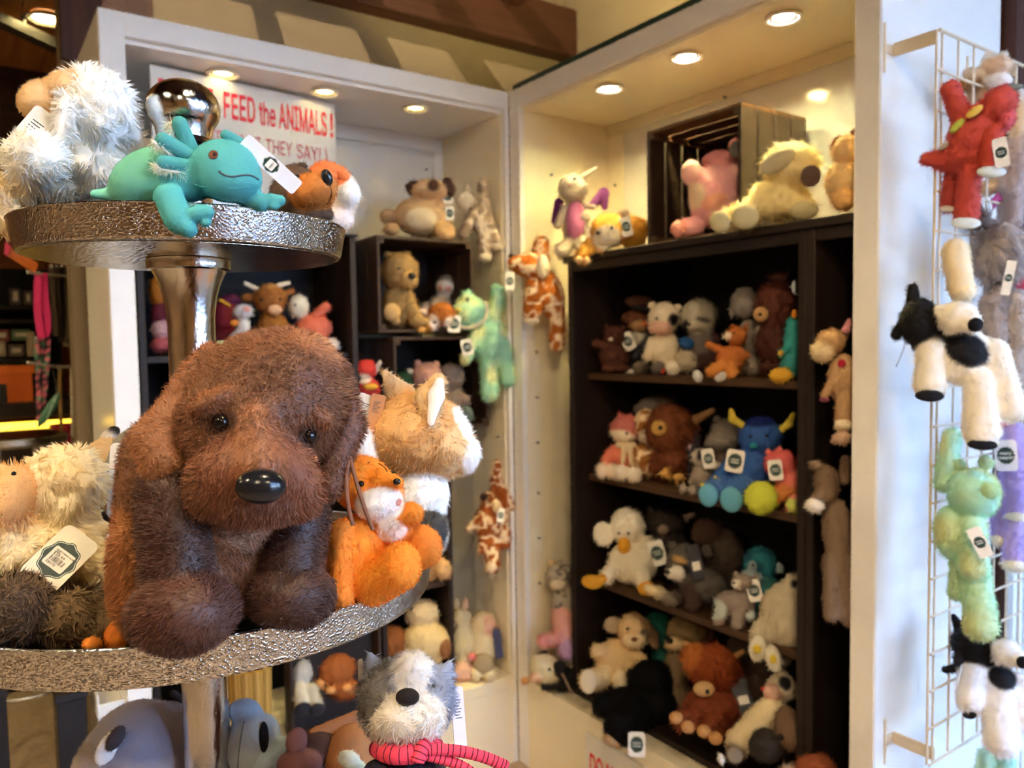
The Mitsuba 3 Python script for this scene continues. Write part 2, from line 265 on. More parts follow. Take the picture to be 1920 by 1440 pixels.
# ---------------------------------------------------------------- the sign
S0, S1 = np.array([0.445, 2.335, 0]), np.array([1.005, 2.405, 0]); sx = (S1-S0)/np.linalg.norm(S1-S0); sz = np.array([0, 0, 1.0])
lean = np.cross(sx, sz)
sgn = thing('lettered_sign', 'white sign with red capitals DO NOT FEED the ANIMALS, leaning in the alcove', 'sign')
bl = np.array([S0[0], S0[1], 1.845]); sw, sh = np.linalg.norm(S1-S0), 0.425
tiltup = np.array([0, 0, 1.0])
add('board', obox(bl+sx*sw/2+tiltup*sh/2, [sx, -lean, tiltup], [sw/2, 0.004, sh/2], 0.001), 'gloss_panel', sgn, None, False)
RED, RED2 = hx('d5202c'), hx('b5323c')
def sl(text, x, z, h, w, c): return add('lettering', lettering(text, h, bl+sx*x+tiltup*z+lean*0.0045, sx, tiltup, 0.0008, h > 0.06, w), 'card', sgn, c, False)
sl('DO NOT', 0.018, 0.318, 0.072, 0.150, RED); sl('FEED', 0.198, 0.318, 0.072, 0.095, RED); sl('the', 0.308, 0.318, 0.066, 0.052, RED); sl('ANIMALS', 0.370, 0.318, 0.072, 0.163, RED); sl('!', 0.541, 0.318, 0.072, 0.010, RED)
sl('(NO MATTER', 0.03, 0.235, 0.042, 0.178, RED2); sl('WHAT', 0.222, 0.235, 0.042, 0.088, RED2); sl('THEY', 0.325, 0.235, 0.042, 0.085, RED2); sl('SAY! )', 0.425, 0.235, 0.042, 0.105, RED2)
# second sign on the plinth
sg2 = thing('lettered_sign', 'white sign with red letters fixed to the plinth under the black plush gorilla', 'sign')
p2 = on(0, 1100, 1400, X0+0.004); yA = p2[1]
add('board', box(X0-0.003, X0+0.004, yA-0.62, yA, 0.03, 0.262, 0.001), 'gloss_panel', sg2, None, False)
ny = np.array([0, -1.0, 0])
def sl2(text, y, z, h, w): return add('lettering', lettering(text, h, np.array([X0-0.0035, yA-y, z-0.035]), ny, sz, 0.0008, True, w), 'card', sg2, RED, False)
sl2('DO NOT', 0.02, 0.175, 0.062, 0.17); sl2('FEED', 0.21, 0.175, 0.062, 0.11); sl2('the', 0.335, 0.175, 0.056, 0.06); sl2('ANIMALS!', 0.41, 0.175, 0.062, 0.19)

# ---------------------------------------------------------------- bookcases and crates
BX, BXB = 1.62, 1.945                                                      # front and back of the right bookcase
def bookcase_right(name, label, ya, yb, shelves):
    k = thing(name, label, 'bookcase'); zt = 1.772
    add('side_panel', box(BX, BXB, yb-0.022, yb, LEDGE+0.001, zt-0.02), 'dark_wood_z', k, None, False)
    add('side_panel', box(BX, BXB, ya, ya+0.022, LEDGE+0.001, zt-0.02), 'dark_wood_z', k, None, False)
    add('top', box(BX-0.012, BXB, ya-0.0, yb+0.012, zt-0.02, zt), 'dark_wood_y', k, None, False)
    add('top_rail', box(BX+0.004, BX+0.02, ya+0.022, yb-0.022, zt-0.05, zt-0.02), 'dark_wood_y', k, None, False)
    add('base', box(BX+0.002, BXB, ya+0.022, yb-0.022, LEDGE+0.001, LEDGE+0.022), 'dark_wood_y', k, None, False)
    add('back_panel', box(BXB-0.006, BXB, ya+0.022, yb-0.022, LEDGE+0.022, zt-0.02, 0), 'inner_black', k, None, False)
    for z in shelves: add('shelf', box(BX+0.062, BXB-0.006, ya+0.022, yb-0.022, z-0.022, z), 'crate_wood_y', k, None, False)
    return k
SH1, SH2, SH3, SHB = 1.3925, 1.058, 0.7075, LEDGE+0.022
bookcase_right('bookcase', 'tall dark-stained bookcase with four shelves of plush animals in the lit alcove', 1.105, 1.985, (SH1, SH2, SH3))
bookcase_right('bookcase', 'narrow dark bookcase at the end of the alcove behind the hanging plush donkey', 0.953, 1.104, ())
def crate(name, label, x0, x1, y0, y1, z0, z1, open_axis, th=0.01, gap=0.008, n=4, side='crate_wood_z'):
    """slatted crate lying on its side; open towards -y (open_axis 1) or -x (open_axis 0)"""
    k = thing(name, label, 'crate')
    lo, hi = (y0, y1) if open_axis == 1 else (x0, x1); d = (hi-lo-gap*(n-1))/n
    for i in range(n):
        a = lo+i*(d+gap); b = a+d
        if open_axis == 1:
            for zz in (z0, z1-th): add('slat', box(x0, x1, a, b, zz, zz+th, 0.001), 'crate_wood_x', k, None, False)
            for xx in (x0, x1-th): add('slat', box(xx, xx+th, a, b, z0+th, z1-th, 0.001), 'crate_wood_z', k, None, False)
        else:
            for zz in (z0, z1-th): add('slat', box(a, b, y0, y1, zz, zz+th, 0.001), 'crate_wood_y', k, None, False)
            for yy in (y0, y1-th): add('slat', box(a, b, yy, yy+th, z0+th, z1-th, 0.001), side, k, None, False)
    if open_axis == 1:
        add('end_board', box(x0+th, x1-th, y1-0.014, y1-0.002, z0+th, z1-th, 0.001), 'dark_wood_x', k, None, False)
        for xx in (x0+th, x1-th-0.016):
            for zz in (z0+th, z1-th-0.016): add('corner_post', box(xx, xx+0.016, y0, y1-0.014, zz, zz+0.016, 0.001), 'crate_wood_x', k, None, False)
    else:
        add('end_board', box(x1-0.014, x1-0.002, y0+th, y1-th, z0+th, z1-th, 0.001), 'dark_wood_y', k, None, False)
        for yy in (y0+th, y1-th-0.016):
            for zz in (z0+th, z1-th-0.016): add('corner_post', box(x0, x1-0.014, yy, yy+0.016, zz, zz+0.016, 0.001), 'crate_wood_x', k, None, False)
    return k
q0, q1 = on(0, 1213, 300, 1.655), on(0, 1390, 300, 1.655)
crate('wooden_crate', 'dark slatted crate on top of the tall bookcase with the pink plush pig', 1.655, 1.93, q1[1], q0[1], 1.7735, 2.105, 0, side='dark_wood_z')
crate('wooden_crate', 'dark slatted crate in the corner holding the brown plush teddy bear', 1.085, 1.445, 2.285, 2.60, 1.535, 1.845, 1)
crate('wooden_crate', 'dark slatted crate under the teddy bear crate holding a pink plush pig', 1.135, 1.50, 2.285, 2.60, 1.205, 1.52, 1)
# stack that carries the two crates, and the left bookcase
k = thing('bookcase', 'dark low bookcase behind the cream plush corgi carrying the crates', 'bookcase')
xa, xb, ya, yb, zt = 1.075, 1.345, 2.29, 2.62, 1.19
for xx in (xa, xb-0.018): add('side_panel', box(xx, xx+0.018, ya, yb, LEDGE+0.001, zt), 'dark_wood_z', k, None, False)
add('top', box(xa-0.01, 1.42, ya-0.005, yb, zt, zt+0.014), 'dark_wood_x', k, None, False)
add('back_panel', box(xa+0.018, xb-0.018, yb-0.006, yb, LEDGE+0.001, zt, 0), 'inner_black', k, None, False)
for z in (0.68, 0.96, 0.355): add('shelf', box(xa+0.018, xb-0.018, ya+0.02, yb-0.006, z-0.02, z), 'crate_wood_x', k, None, False)
k = thing('bookcase', 'dark bookcase behind the metal stand, plush cow on its shelf', 'bookcase')
xa, xb, ya, yb, zt = 0.385, 1.02, 2.30, 2.625, 1.835
for xx in (xa, xb-0.02, 0.53): add('side_panel', box(xx, xx+0.02, ya, yb, LEDGE+0.001, zt), 'dark_wood_z', k, None, False)
add('top', box(xa-0.008, xb+0.006, ya-0.008, yb, zt, zt+0.009), 'dark_wood_x', k, None, False)
add('back_panel', box(xa+0.02, xb-0.02, yb-0.006, yb, LEDGE+0.001, zt, 0), 'inner_black', k, None, False)
LSH = (1.475, 1.14, 0.80)
for z in LSH:
    add('shelf', box(xa+0.02, 0.53, ya+0.03, yb-0.006, z-0.02, z), 'dark_wood_x', k, None, False)
    add('shelf', box(0.55, xb-0.02, ya+0.03, yb-0.006, z-0.02, z), 'dark_wood_x', k, None, False)
crate('wooden_crate', 'dark crate standing on the alcove ledge below the metal stand', 0.745, 1.04, 2.228, 2.285, LEDGE+0.001, 0.63, 1, n=2)

# ---------------------------------------------------------------- wire gridwall on the end panel
GW = hx('cdbfa6')
g = thing('wire_gridwall', 'cream wire gridwall panel hung with plush animals on the white end panel', 'gridwall')
def wire(a, b, r=0.0026): return tube([a, (np.array(a)+np.array(b))/2, b], r, 8)
gx0, gx1, gz0, gz1, gy = 1.598, 2.02, 0.61, 2.10, 0.80
for i in range(7): add('upright_wire', wire([gx0+0.0215+i*0.066, gy, gz0], [gx0+0.0215+i*0.066, gy, gz1]), 'paint', g, GW, 40)
add('upright_wire', wire([gx0, gy, gz0], [gx0, gy, gz1], 0.003), 'paint', g, GW, 40)
zz = gz1
n = 0
while zz > gz0-0.01:
    add('cross_wire', wire([gx0, gy-0.005, zz], [gx1, gy-0.005, zz], 0.0026 if n else 0.0035), 'paint', g, GW, 40); zz -= 0.0785; n += 1
def bracket(z, x):
    k = key(f'{g}__bracket')
    pl = trimesh.creation.extrude_polygon(Polygon([(-0.012, -0.05), (0.012, -0.006), (0.012, 0.006), (-0.012, 0.05), (-0.016, 0.05), (0.004, 0), (-0.016, -0.05)]), 0.003)
    m = cat_([box(x-0.002, x+0.003, gy, YR-0.005, z-0.014, z+0.014, 0.001), box(x-0.03, x+0.012, YR-0.005, YR-0.0022, z-0.01, z+0.01, 0.001),
              box(x-0.034, x-0.028, YR-0.006, YR-0.0022, z-0.05, z+0.05, 0.001)])
    v, f, nn = meshkit.arrays(m, False)
    scene[k] = {'type': 'ply', 'filename': meshkit.write_ply((v, f), False, None, np.broadcast_to(GW, (len(v), 3))), 'face_normals': True, 'bsdf': {'type': 'ref', 'id': 'paint'}}
bracket(2.09, 1.60); bracket(0.62, 1.63); bracket(2.09, 1.95)
sh = thing('slatted_shutter', 'white vertical slatted shutter behind the purple plush at the wooden post', 'shutter')
for i in range(7): add('slat', box(2.09+i*0.018, 2.105+i*0.018, 0.84-0.006*i, 0.855-0.006*i, 0.0, 1.075, 0.002), 'paint', sh, hx('d8e4ea'), False)
add('rail', box(2.088, 2.22, 0.80, 0.857, 1.075, 1.10, 0.002), 'paint', sh, hx('d8e4ea'), False)
# ---------------------------------------------------------------- plush builder: rounded primitives melted into one body, covered with short fibres
def E(x, y, rx, ry, col, d=0, rd=None, rot=0, paint=False, yaw=0, pitch=0):
    return dict(k='e', x=x, y=y, d=d, r=(rx, ry, rd if rd is not None else 0.9*min(rx, ry)), col=col, rot=rot, paint=paint, yaw=yaw, pitch=pitch)
def K(k, p): p['kk'] = k; return p
def C(x1, y1, r1, x2, y2, r2, col, d=0, d2=None, fl=1.0):
    return dict(k='c', x=x1, y=y1, d=d, x2=x2, y2=y2, d2=d if d2 is None else d2, r=(r1, r2), col=col, paint=False, fl=fl)
def P(x, y, rx, ry, col, d=0, rd=None, rot=0): return E(x, y, rx, ry, col, d, rd if rd is not None else 3*max(rx, ry), rot, True)
class Frame:
    def __init__(s, ax, ay, t):
        s.O = at(ax, ay, t); rd = ray(ax, ay); s.v = -rd/np.linalg.norm(rd)
        s.r = RIGHT-(RIGHT@s.v)*s.v; s.r /= np.linalg.norm(s.r); s.u = np.cross(s.v, s.r)
        s.s = t/FPX; s.cx = 1/math.hypot(1, (ax-960)/FPX); s.cy = 1/math.hypot(1, (ay-720)/FPX); s.B = np.array([s.r, s.u, s.v])
    def loc(s, x, y, d):
        rd = ray(x, y); D = d*s.s; k = (D+(s.O-EYE)@s.v)/(rd@s.v); q = EYE+rd*k-s.O
        return np.array([q@s.r, q@s.u, D])
    def world(s, L): return s.O+np.asarray(L)@s.B
def prep(fr, p):
    q = dict(p); q['a'] = fr.loc(p['x'], p['y'], p['d']); S = fr.s
    if p['k'] == 'e':
        q['R'] = np.array([p['r'][0]*S*fr.cx, p['r'][1]*S*fr.cy, p['r'][2]*S]); a = -math.radians(p['rot']); c, sn = math.cos(a), math.sin(a)
        M = np.array([[c, -sn, 0], [sn, c, 0], [0, 0, 1.0]])
        if p['yaw']:
            b = math.radians(p['yaw']); M = M@np.array([[math.cos(b), 0, math.sin(b)], [0, 1, 0], [-math.sin(b), 0, math.cos(b)]])
        if p['pitch']:
            b = math.radians(p['pitch']); M = M@np.array([[1, 0, 0], [0, math.cos(b), -math.sin(b)], [0, math.sin(b), math.cos(b)]])
        q['M'] = M; q['lo'], q['hi'] = q['a']-max(q['R'][0], q['R'][1], q['R'][2]), q['a']+max(q['R'])
        e = np.abs(M)@q['R']; q['lo'], q['hi'] = q['a']-e, q['a']+e
    else:
        q['b'] = fr.loc(p['x2'], p['y2'], p['d2']); g = 0.5*(fr.cx+1); q['R'] = (p['r'][0]*S*g, p['r'][1]*S*g)
        q['lo'] = np.minimum(q['a']-q['R'][0], q['b']-q['R'][1]); q['hi'] = np.maximum(q['a']+q['R'][0], q['b']+q['R'][1])
    q['c'] = hx(p['col']) if isinstance(p['col'], str) else np.asarray(p['col'], float)
    return q
def dist(q, X):
    if q['k'] == 'e':
        y = (X-q['a'])@q['M']; k0 = np.sqrt(((y/q['R'])**2).sum(-1)); k1 = np.sqrt(((y/q['R']**2)**2).sum(-1))
        return k0*(k0-1)/np.maximum(k1, 1e-9)
    ba = q['b']-q['a']; pa = X-q['a']; t = np.clip((pa@ba)/max(ba@ba, 1e-12), 0, 1); w = pa-t[..., None]*ba
    if q.get('fl', 1) != 1: w = w*np.array([1, 1, 1/q['fl']])
    return np.sqrt((w**2).sum(-1))-(q['R'][0]*(1-t)+q['R'][1]*t)
def field(ps, X, k0):
    d = None
    for q in ps:
        if q['paint']: continue
        e = dist(q, X); k = k0*q.get('kk', 1.0)
        if d is None: d = e
        else:
            h = np.clip(0.5+0.5*(d-e)/k, 0, 1); d = d*(1-h)+e*h-k*h*(1-h)
    return d
def colour(ps, X, sc):
    W = 0; Cc = 0
    for q in ps:
        if q['paint']: continue
        w = np.exp(-np.maximum(dist(q, X), -2*sc)/(0.35*sc))[:, None]; W = W+w; Cc = Cc+w*q['c']
    Cc = Cc/np.maximum(W, 1e-12)
    for q in ps:
        if q['paint']:
            t = np.clip(0.5-dist(q, X)/(1.2*sc), 0, 1)[:, None]; Cc = Cc*(1-t)+q['c']*t
    return Cc
_CORN = np.array(list(np.ndindex(2, 2, 2)))
def surface(ps, k, n, inset=0.0):
    lo = np.min([q['lo'] for q in ps if not q['paint']], 0); hi = np.max([q['hi'] for q in ps if not q['paint']], 0)
    h = (hi-lo).max()/n; lo = lo-2.2*h-k*0.25; dims = np.ceil((hi+k*0.25-lo)/h).astype(int)+4
    ax = [lo[i]+h*np.arange(dims[i]) for i in range(3)]
    G = np.stack(np.meshgrid(*ax, indexing='ij'), -1); D = (field(ps, G.reshape(-1, 3), k)+inset).reshape(dims)
    S = D < 0; nx, ny, nz = dims-1
    acc = np.zeros((nx, ny, nz, 3)); cnt = np.zeros((nx, ny, nz))
    for a in _CORN:
        for i in range(3):
            if a[i]: continue
            b = a.copy(); b[i] = 1
            sa = tuple(slice(a[j], a[j]+dims[j]-1) for j in range(3)); sb = tuple(slice(b[j], b[j]+dims[j]-1) for j in range(3))
            da, db = D[sa], D[sb]; m = (da < 0) != (db < 0); t = np.where(m, da/np.where(m, da-db, 1), 0)
            for j in range(3): acc[..., j] += np.where(m, a[j]+(t if j == i else 0), 0)
            cnt += m
    act = cnt > 0; idx = -np.ones((nx, ny, nz), int); idx[act] = np.arange(act.sum())
    V = lo+h*(np.argwhere(act)+acc[act]/cnt[act][:, None]); F = []
    for i in range(3):
        j, l = (i+1) % 3, (i+2) % 3
        sl = [slice(1, d-1) for d in dims]; sl[i] = slice(0, dims[i]-1); s2 = list(sl); s2[i] = slice(1, dims[i])
        A, Bb = S[tuple(sl)], S[tuple(s2)]; w = np.argwhere(A != Bb)
        if not len(w): continue
        fl = A[tuple(w.T)]; w = w+np.array([0 if q == i else 1 for q in range(3)])
        def c(dj, dl):
            u = w.copy(); u[:, j] += dj; u[:, l] += dl; return idx[tuple(u.T)]
        q = np.stack([c(-1, -1), c(0, -1), c(0, 0), c(-1, 0)], 1); q[~fl] = q[~fl][:, ::-1]; F.append(q)
    q = np.vstack(F); F = np.vstack([q[:, [0, 1, 2]], q[:, [0, 2, 3]]])
    return V, F, h
def vnormals(V, F):
    n = np.zeros_like(V); fn = np.cross(V[F[:, 1]]-V[F[:, 0]], V[F[:, 2]]-V[F[:, 0]])
    for k in range(3): np.add.at(n, F[:, k], fn)
    return n/np.maximum(np.linalg.norm(n, axis=1, keepdims=True), 1e-12), 0.5*np.linalg.norm(fn, axis=1)
_seed = [11]
def fur(V, F, N, Cc, area, dens, L, W, lift=0.7, sag=0.35, curl=0.6, clump=0.5, freq=None, seg=1, vary=0.13, tip=0.06, rough=0.36, nap=0.45):
    """fibres rooted on the mesh: returns vertices, faces, normals, colours. L, W in metres; dens per square metre"""
    _seed[0] += 1; rg = np.random.default_rng(_seed[0])
    n = int(area.sum()*dens); fi = rg.choice(len(F), n, p=area/area.sum()); b = rg.dirichlet([1, 1, 1], n)
    P0 = (V[F[fi]]*b[..., None]).sum(1); n0 = (N[F[fi]]*b[..., None]).sum(1); n0 /= np.linalg.norm(n0, axis=1, keepdims=True)+1e-12; c0 = (Cc[F[fi]]*b[..., None]).sum(1)
    fq = freq or 0.35/L
    flow = np.stack([meshkit.noise(P0*fq+7.3*i, 3+i) for i in range(3)], 1)*2-1
    fine_ = np.stack([meshkit.noise(P0*fq*3.1+5.1*i, 13+i) for i in range(3)], 1)*2-1
    d = n0*lift+np.array([0, -sag, 0.0])+flow*curl+fine_*clump+rg.normal(0, 0.16, (n, 3))
    t = d-(d*n0).sum(1, keepdims=True)*n0; up = np.maximum((d*n0).sum(1, keepdims=True), 0.25*lift); d = t+up*n0
    d /= np.linalg.norm(d, axis=1, keepdims=True)+1e-12
    l = (L*rg.uniform(0.55, 1.15, n))[:, None]
    sd = np.cross(d, rg.normal(0, 1, (n, 3))); sd /= np.linalg.norm(sd, axis=1, keepdims=True)+1e-12; sd *= W*rg.uniform(0.6, 1.2, (n, 1))
    root = P0-n0*0.12*l; tf = t-up*0; nn = n0+rough*rg.normal(0, 1, (n, 3))+nap*t+0.15*d; nn /= np.linalg.norm(nn, axis=1, keepdims=True)
    cc = np.clip(c0*rg.uniform(1-vary, 1+vary, (n, 1)), 0, 0.95); ct = np.clip(cc*(1+tip)+tip*0.25*c0.mean(), 0, 0.95)
    if seg == 1:
        V2 = np.stack([root-sd, root+sd, root+d*l], 1).reshape(-1, 3); F2 = np.arange(3*n).reshape(-1, 3)
        return V2, F2, np.repeat(nn, 3, 0), np.stack([cc, cc, ct], 1).reshape(-1, 3)
    mid = root+d*l*0.55; tipp = root+d*l+(np.array([0, -0.22*sag, 0])+0.18*flow)*l
    V2 = np.stack([root-sd, root+sd, mid-sd*0.75, mid+sd*0.75, tipp], 1).reshape(-1, 3); o = 5*np.arange(n)[:, None]
    F2 = np.concatenate([o+[0, 1, 3], o+[0, 3, 2], o+[2, 3, 4]], 1).reshape(-1, 3)
    return V2, F2, np.repeat(nn, 5, 0), np.stack([cc, cc, cc, cc, ct], 1).reshape(-1, 3)
def pat_giraffe(L, c):
    x = L/0.026; a = meshkit.noise(x*1.0, 5)-0.5; b = meshkit.noise(x*2.1+3, 6)-0.5
    t = np.clip((np.abs(a+0.3*b)-0.055)/0.05, 0, 1)[:, None]; return c*t+hx('e2c8a0')*(1-t)
def pat_greygiraffe(L, c):
    x = L/0.026; a = meshkit.noise(x, 5)-0.5; b = meshkit.noise(x*2.1+3, 6)-0.5
    t = np.clip((np.abs(a+0.3*b)-0.055)/0.05, 0, 1)[:, None]; return c*t+hx('c9bba6')*(1-t)
def pat_tiedye(L, c):
    t = np.clip((meshkit.noise(L/0.05, 9)-0.35)/0.3, 0, 1)[:, None]; return c*(1-t)+hx('d3db9a')*t
def pat_greenbear(L, c):
    t = np.clip((meshkit.noise(L/0.06, 19)-0.42)/0.25, 0, 1)[:, None]; return c*(1-t)+hx('b2bd86')*t
def pat_leopard(L, c):
    a = meshkit.noise(L/0.012, 4); t = np.clip((a-0.55)/0.08, 0, 1)[:, None]; return c*(1-t)+hx('4a433d')*t
def pat_mottle(L, c):
    return c*(0.72+0.56*meshkit.fbm(L/0.035, 3, 8))[:, None]
def pat_blue(L, c):
    t = np.clip((meshkit.noise(L/0.03, 14)-0.4)/0.2, 0, 1)[:, None]; return c*(1-t)+hx('2f7f8a')*t
PATS = dict(giraffe=pat_giraffe, greygiraffe=pat_greygiraffe, tiedye=pat_tiedye, greenbear=pat_greenbear, leopard=pat_leopard, mottle=pat_mottle, blue=pat_blue)
FUR0 = dict(L=6, W=1.1, dens=0.035)
def soft_mesh(fr, prims, k=8, n=46, fur_=None, pat=None, lump=0, lumpf=0.04):
    """(vertices, faces, normals, colours) in the toy's own metric frame"""
    ps = [prep(fr, p) for p in prims]; small = min(min(q['R']) for q in ps if not q['paint'])
    V, F, h = surface(ps, k*fr.s, n, min(0.2*fur_.get('L', 6)*fr.s, 0.2*small) if fur_ else 0.0); N, _ = vnormals(V, F)
    Cc = colour(ps, V, max(4*fr.s, h))
    if pat: Cc = PATS[pat](V+fr.O, Cc)
    if lump:
        V = V+N*((meshkit.fbm(V/(lumpf if lumpf > 0.2 else 1)/(0.04 if lumpf <= 0 else lumpf), 3, 2)-0.5)*2*lump*fr.s)[:, None]
    N, area = vnormals(V, F)
    if fur_:
        Cc = 1-(1-np.clip(Cc, 0, 1))**1.25                                   # fibres shade one another, so their own colour is lighter than the coat looks
        Cc = np.minimum(Cc, 0.88)
        f = {**FUR0, **fur_}; s = fr.s
        o = fur(V, F, N, Cc, area, f['dens']/s**2, f['L']*s, f['W']*s, **{a: b for a, b in f.items() if a not in ('L', 'W', 'dens')})
        F = np.vstack([F, o[1]+len(V)]); V = np.vstack([V, o[0]]); N = np.vstack([N, o[2]]); Cc = np.vstack([Cc, o[3]])
    return V, F, N, Cc
def put(k, fr, M, bsdf, dz=0.0):
    V, F, N, Cc = M; W = fr.world(V)+np.array([0, 0, dz]); NN = N@fr.B
    scene[k] = {'type': 'ply', 'filename': meshkit.write_ply((W, F), False, None, np.clip(Cc, 0, 1), normals=NN), 'face_normals': False, 'bsdf': {'type': 'ref', 'id': bsdf}}
class Part:
    def __init__(s, name, kind, label=None, **a): s.name, s.kind, s.label, s.a = name, kind, label, a
def soft(name, prims, label=None, fur='same', k=6, n=None, stick=False, bsdf=None, pat=None, sub=None, lump=0): return Part(name, 'soft', label, prims=prims if isinstance(prims, list) else [prims], fur=fur, k=k, n=n, stick=stick, bsdf=bsdf, pat=pat, sub=sub, lump=lump)
def eye(x, y, r=4, col='0b0908', off=0.0, name='eye', sub=None): return Part(name, 'ball', None, x=x, y=y, r=(r, r, r), col=col, off=off, rot=0, bsdf='bead')
def nose(x, y, rx=6, ry=5, col='17120f', off=0.15, name='nose', rot=0, rd=None, bsdf='bead'): return Part(name, 'ball', None, x=x, y=y, r=(rx, ry, rd or 0.8*min(rx, ry)), col=col, off=off, rot=rot, bsdf=bsdf)
def pad(x, y, rx, ry, col, off=0.0, name='foot_pad', rot=0, rd=None, label=None): return Part(name, 'ball', label, x=x, y=y, r=(rx, ry, rd or 0.35*min(rx, ry)), col=col, off=off, rot=rot, bsdf='velour')
def tag(x, y, w, h, rot=0, style='badge', off=6, d=None, yaw=0, col='e8e4da', badge='1e3431', pitch=0, text=None): return Part('hang_tag', 'tag', 'white paper hang tag' if style in ('badge', 'plain', 'price') else 'dark paper hang tag', x=x, y=y, w=w, h=h, rot=rot, style=style, off=off, d=d, yaw=yaw, pitch=pitch, col=col, badge=badge, text=text)
def line(name, pts, r, col, off=0.3, bsdf='velour', label=None, d=None): return Part(name, 'line', label, pts=pts, r=r, col=col, off=off, bsdf=bsdf, d=d)
BALL = trimesh.creation.icosphere(3, 1.0)
BALL2 = trimesh.creation.icosphere(2, 1.0)
def surf_d(fr, ps, k, x, y, lo=-260, hi=320, step=2.0, miss=True):
    ds = np.arange(hi, lo, -step); X = np.array([fr.loc(x, y, d) for d in (ds[0], ds[-1])]); t = np.linspace(0, 1, len(ds))[:, None]
    v = field(ps, X[0]*(1-t)+X[1]*t, k*fr.s); i = np.argmax(v < 0)
    if v[i] >= 0:
        if not miss: return -1e9
        i = int(np.argmin(v))
    return ds[i]
def rrect(w, h, r, n=6):
    return Polygon([(-w/2+r, -h/2+r), (w/2-r, -h/2+r), (w/2-r, h/2-r), (-w/2+r, h/2-r)]).buffer(r, quad_segs=n)
def flat(poly, th): return trimesh.creation.extrude_polygon(poly, th, engine='earcut')
def scallop(rx, ry, n=14, a=0.06, m=84):
    th = np.linspace(0, 2*np.pi, m, endpoint=False); r = 1+a*np.cos(n*th); return Polygon(np.stack([rx*r*np.cos(th), ry*r*np.sin(th)], 1))
def toy(name, label, cat, ax, ay, t, body, parts=(), k=8, n=46, fur=True, pat=None, bsdf='plush', group=None, snap=None, lump=0, lumpf=0.04, dz=0.0, root='body'):
    fr = Frame(ax, ay, t); K = thing(name, label, cat, group)
    fu = None if fur is False or fur is None else ({} if fur is True else fur)
    M = soft_mesh(fr, body, k, n, fu, pat, lump, lumpf); ps = [prep(fr, p) for p in body]
    if snap is not None:
        nb = len(M[0]) if fu is None else None
        z = fr.world(M[0])[:, 2]; dz = snap-np.percentile(z, 0.5)
    put(key(f'{K}__{root}'), fr, M, bsdf, dz)
    fr.extra = []
    for p in sorted(parts, key=lambda q: q.kind != 'soft'): build_part(K, fr, ps, k, p, fu, dz, bsdf)
    return K
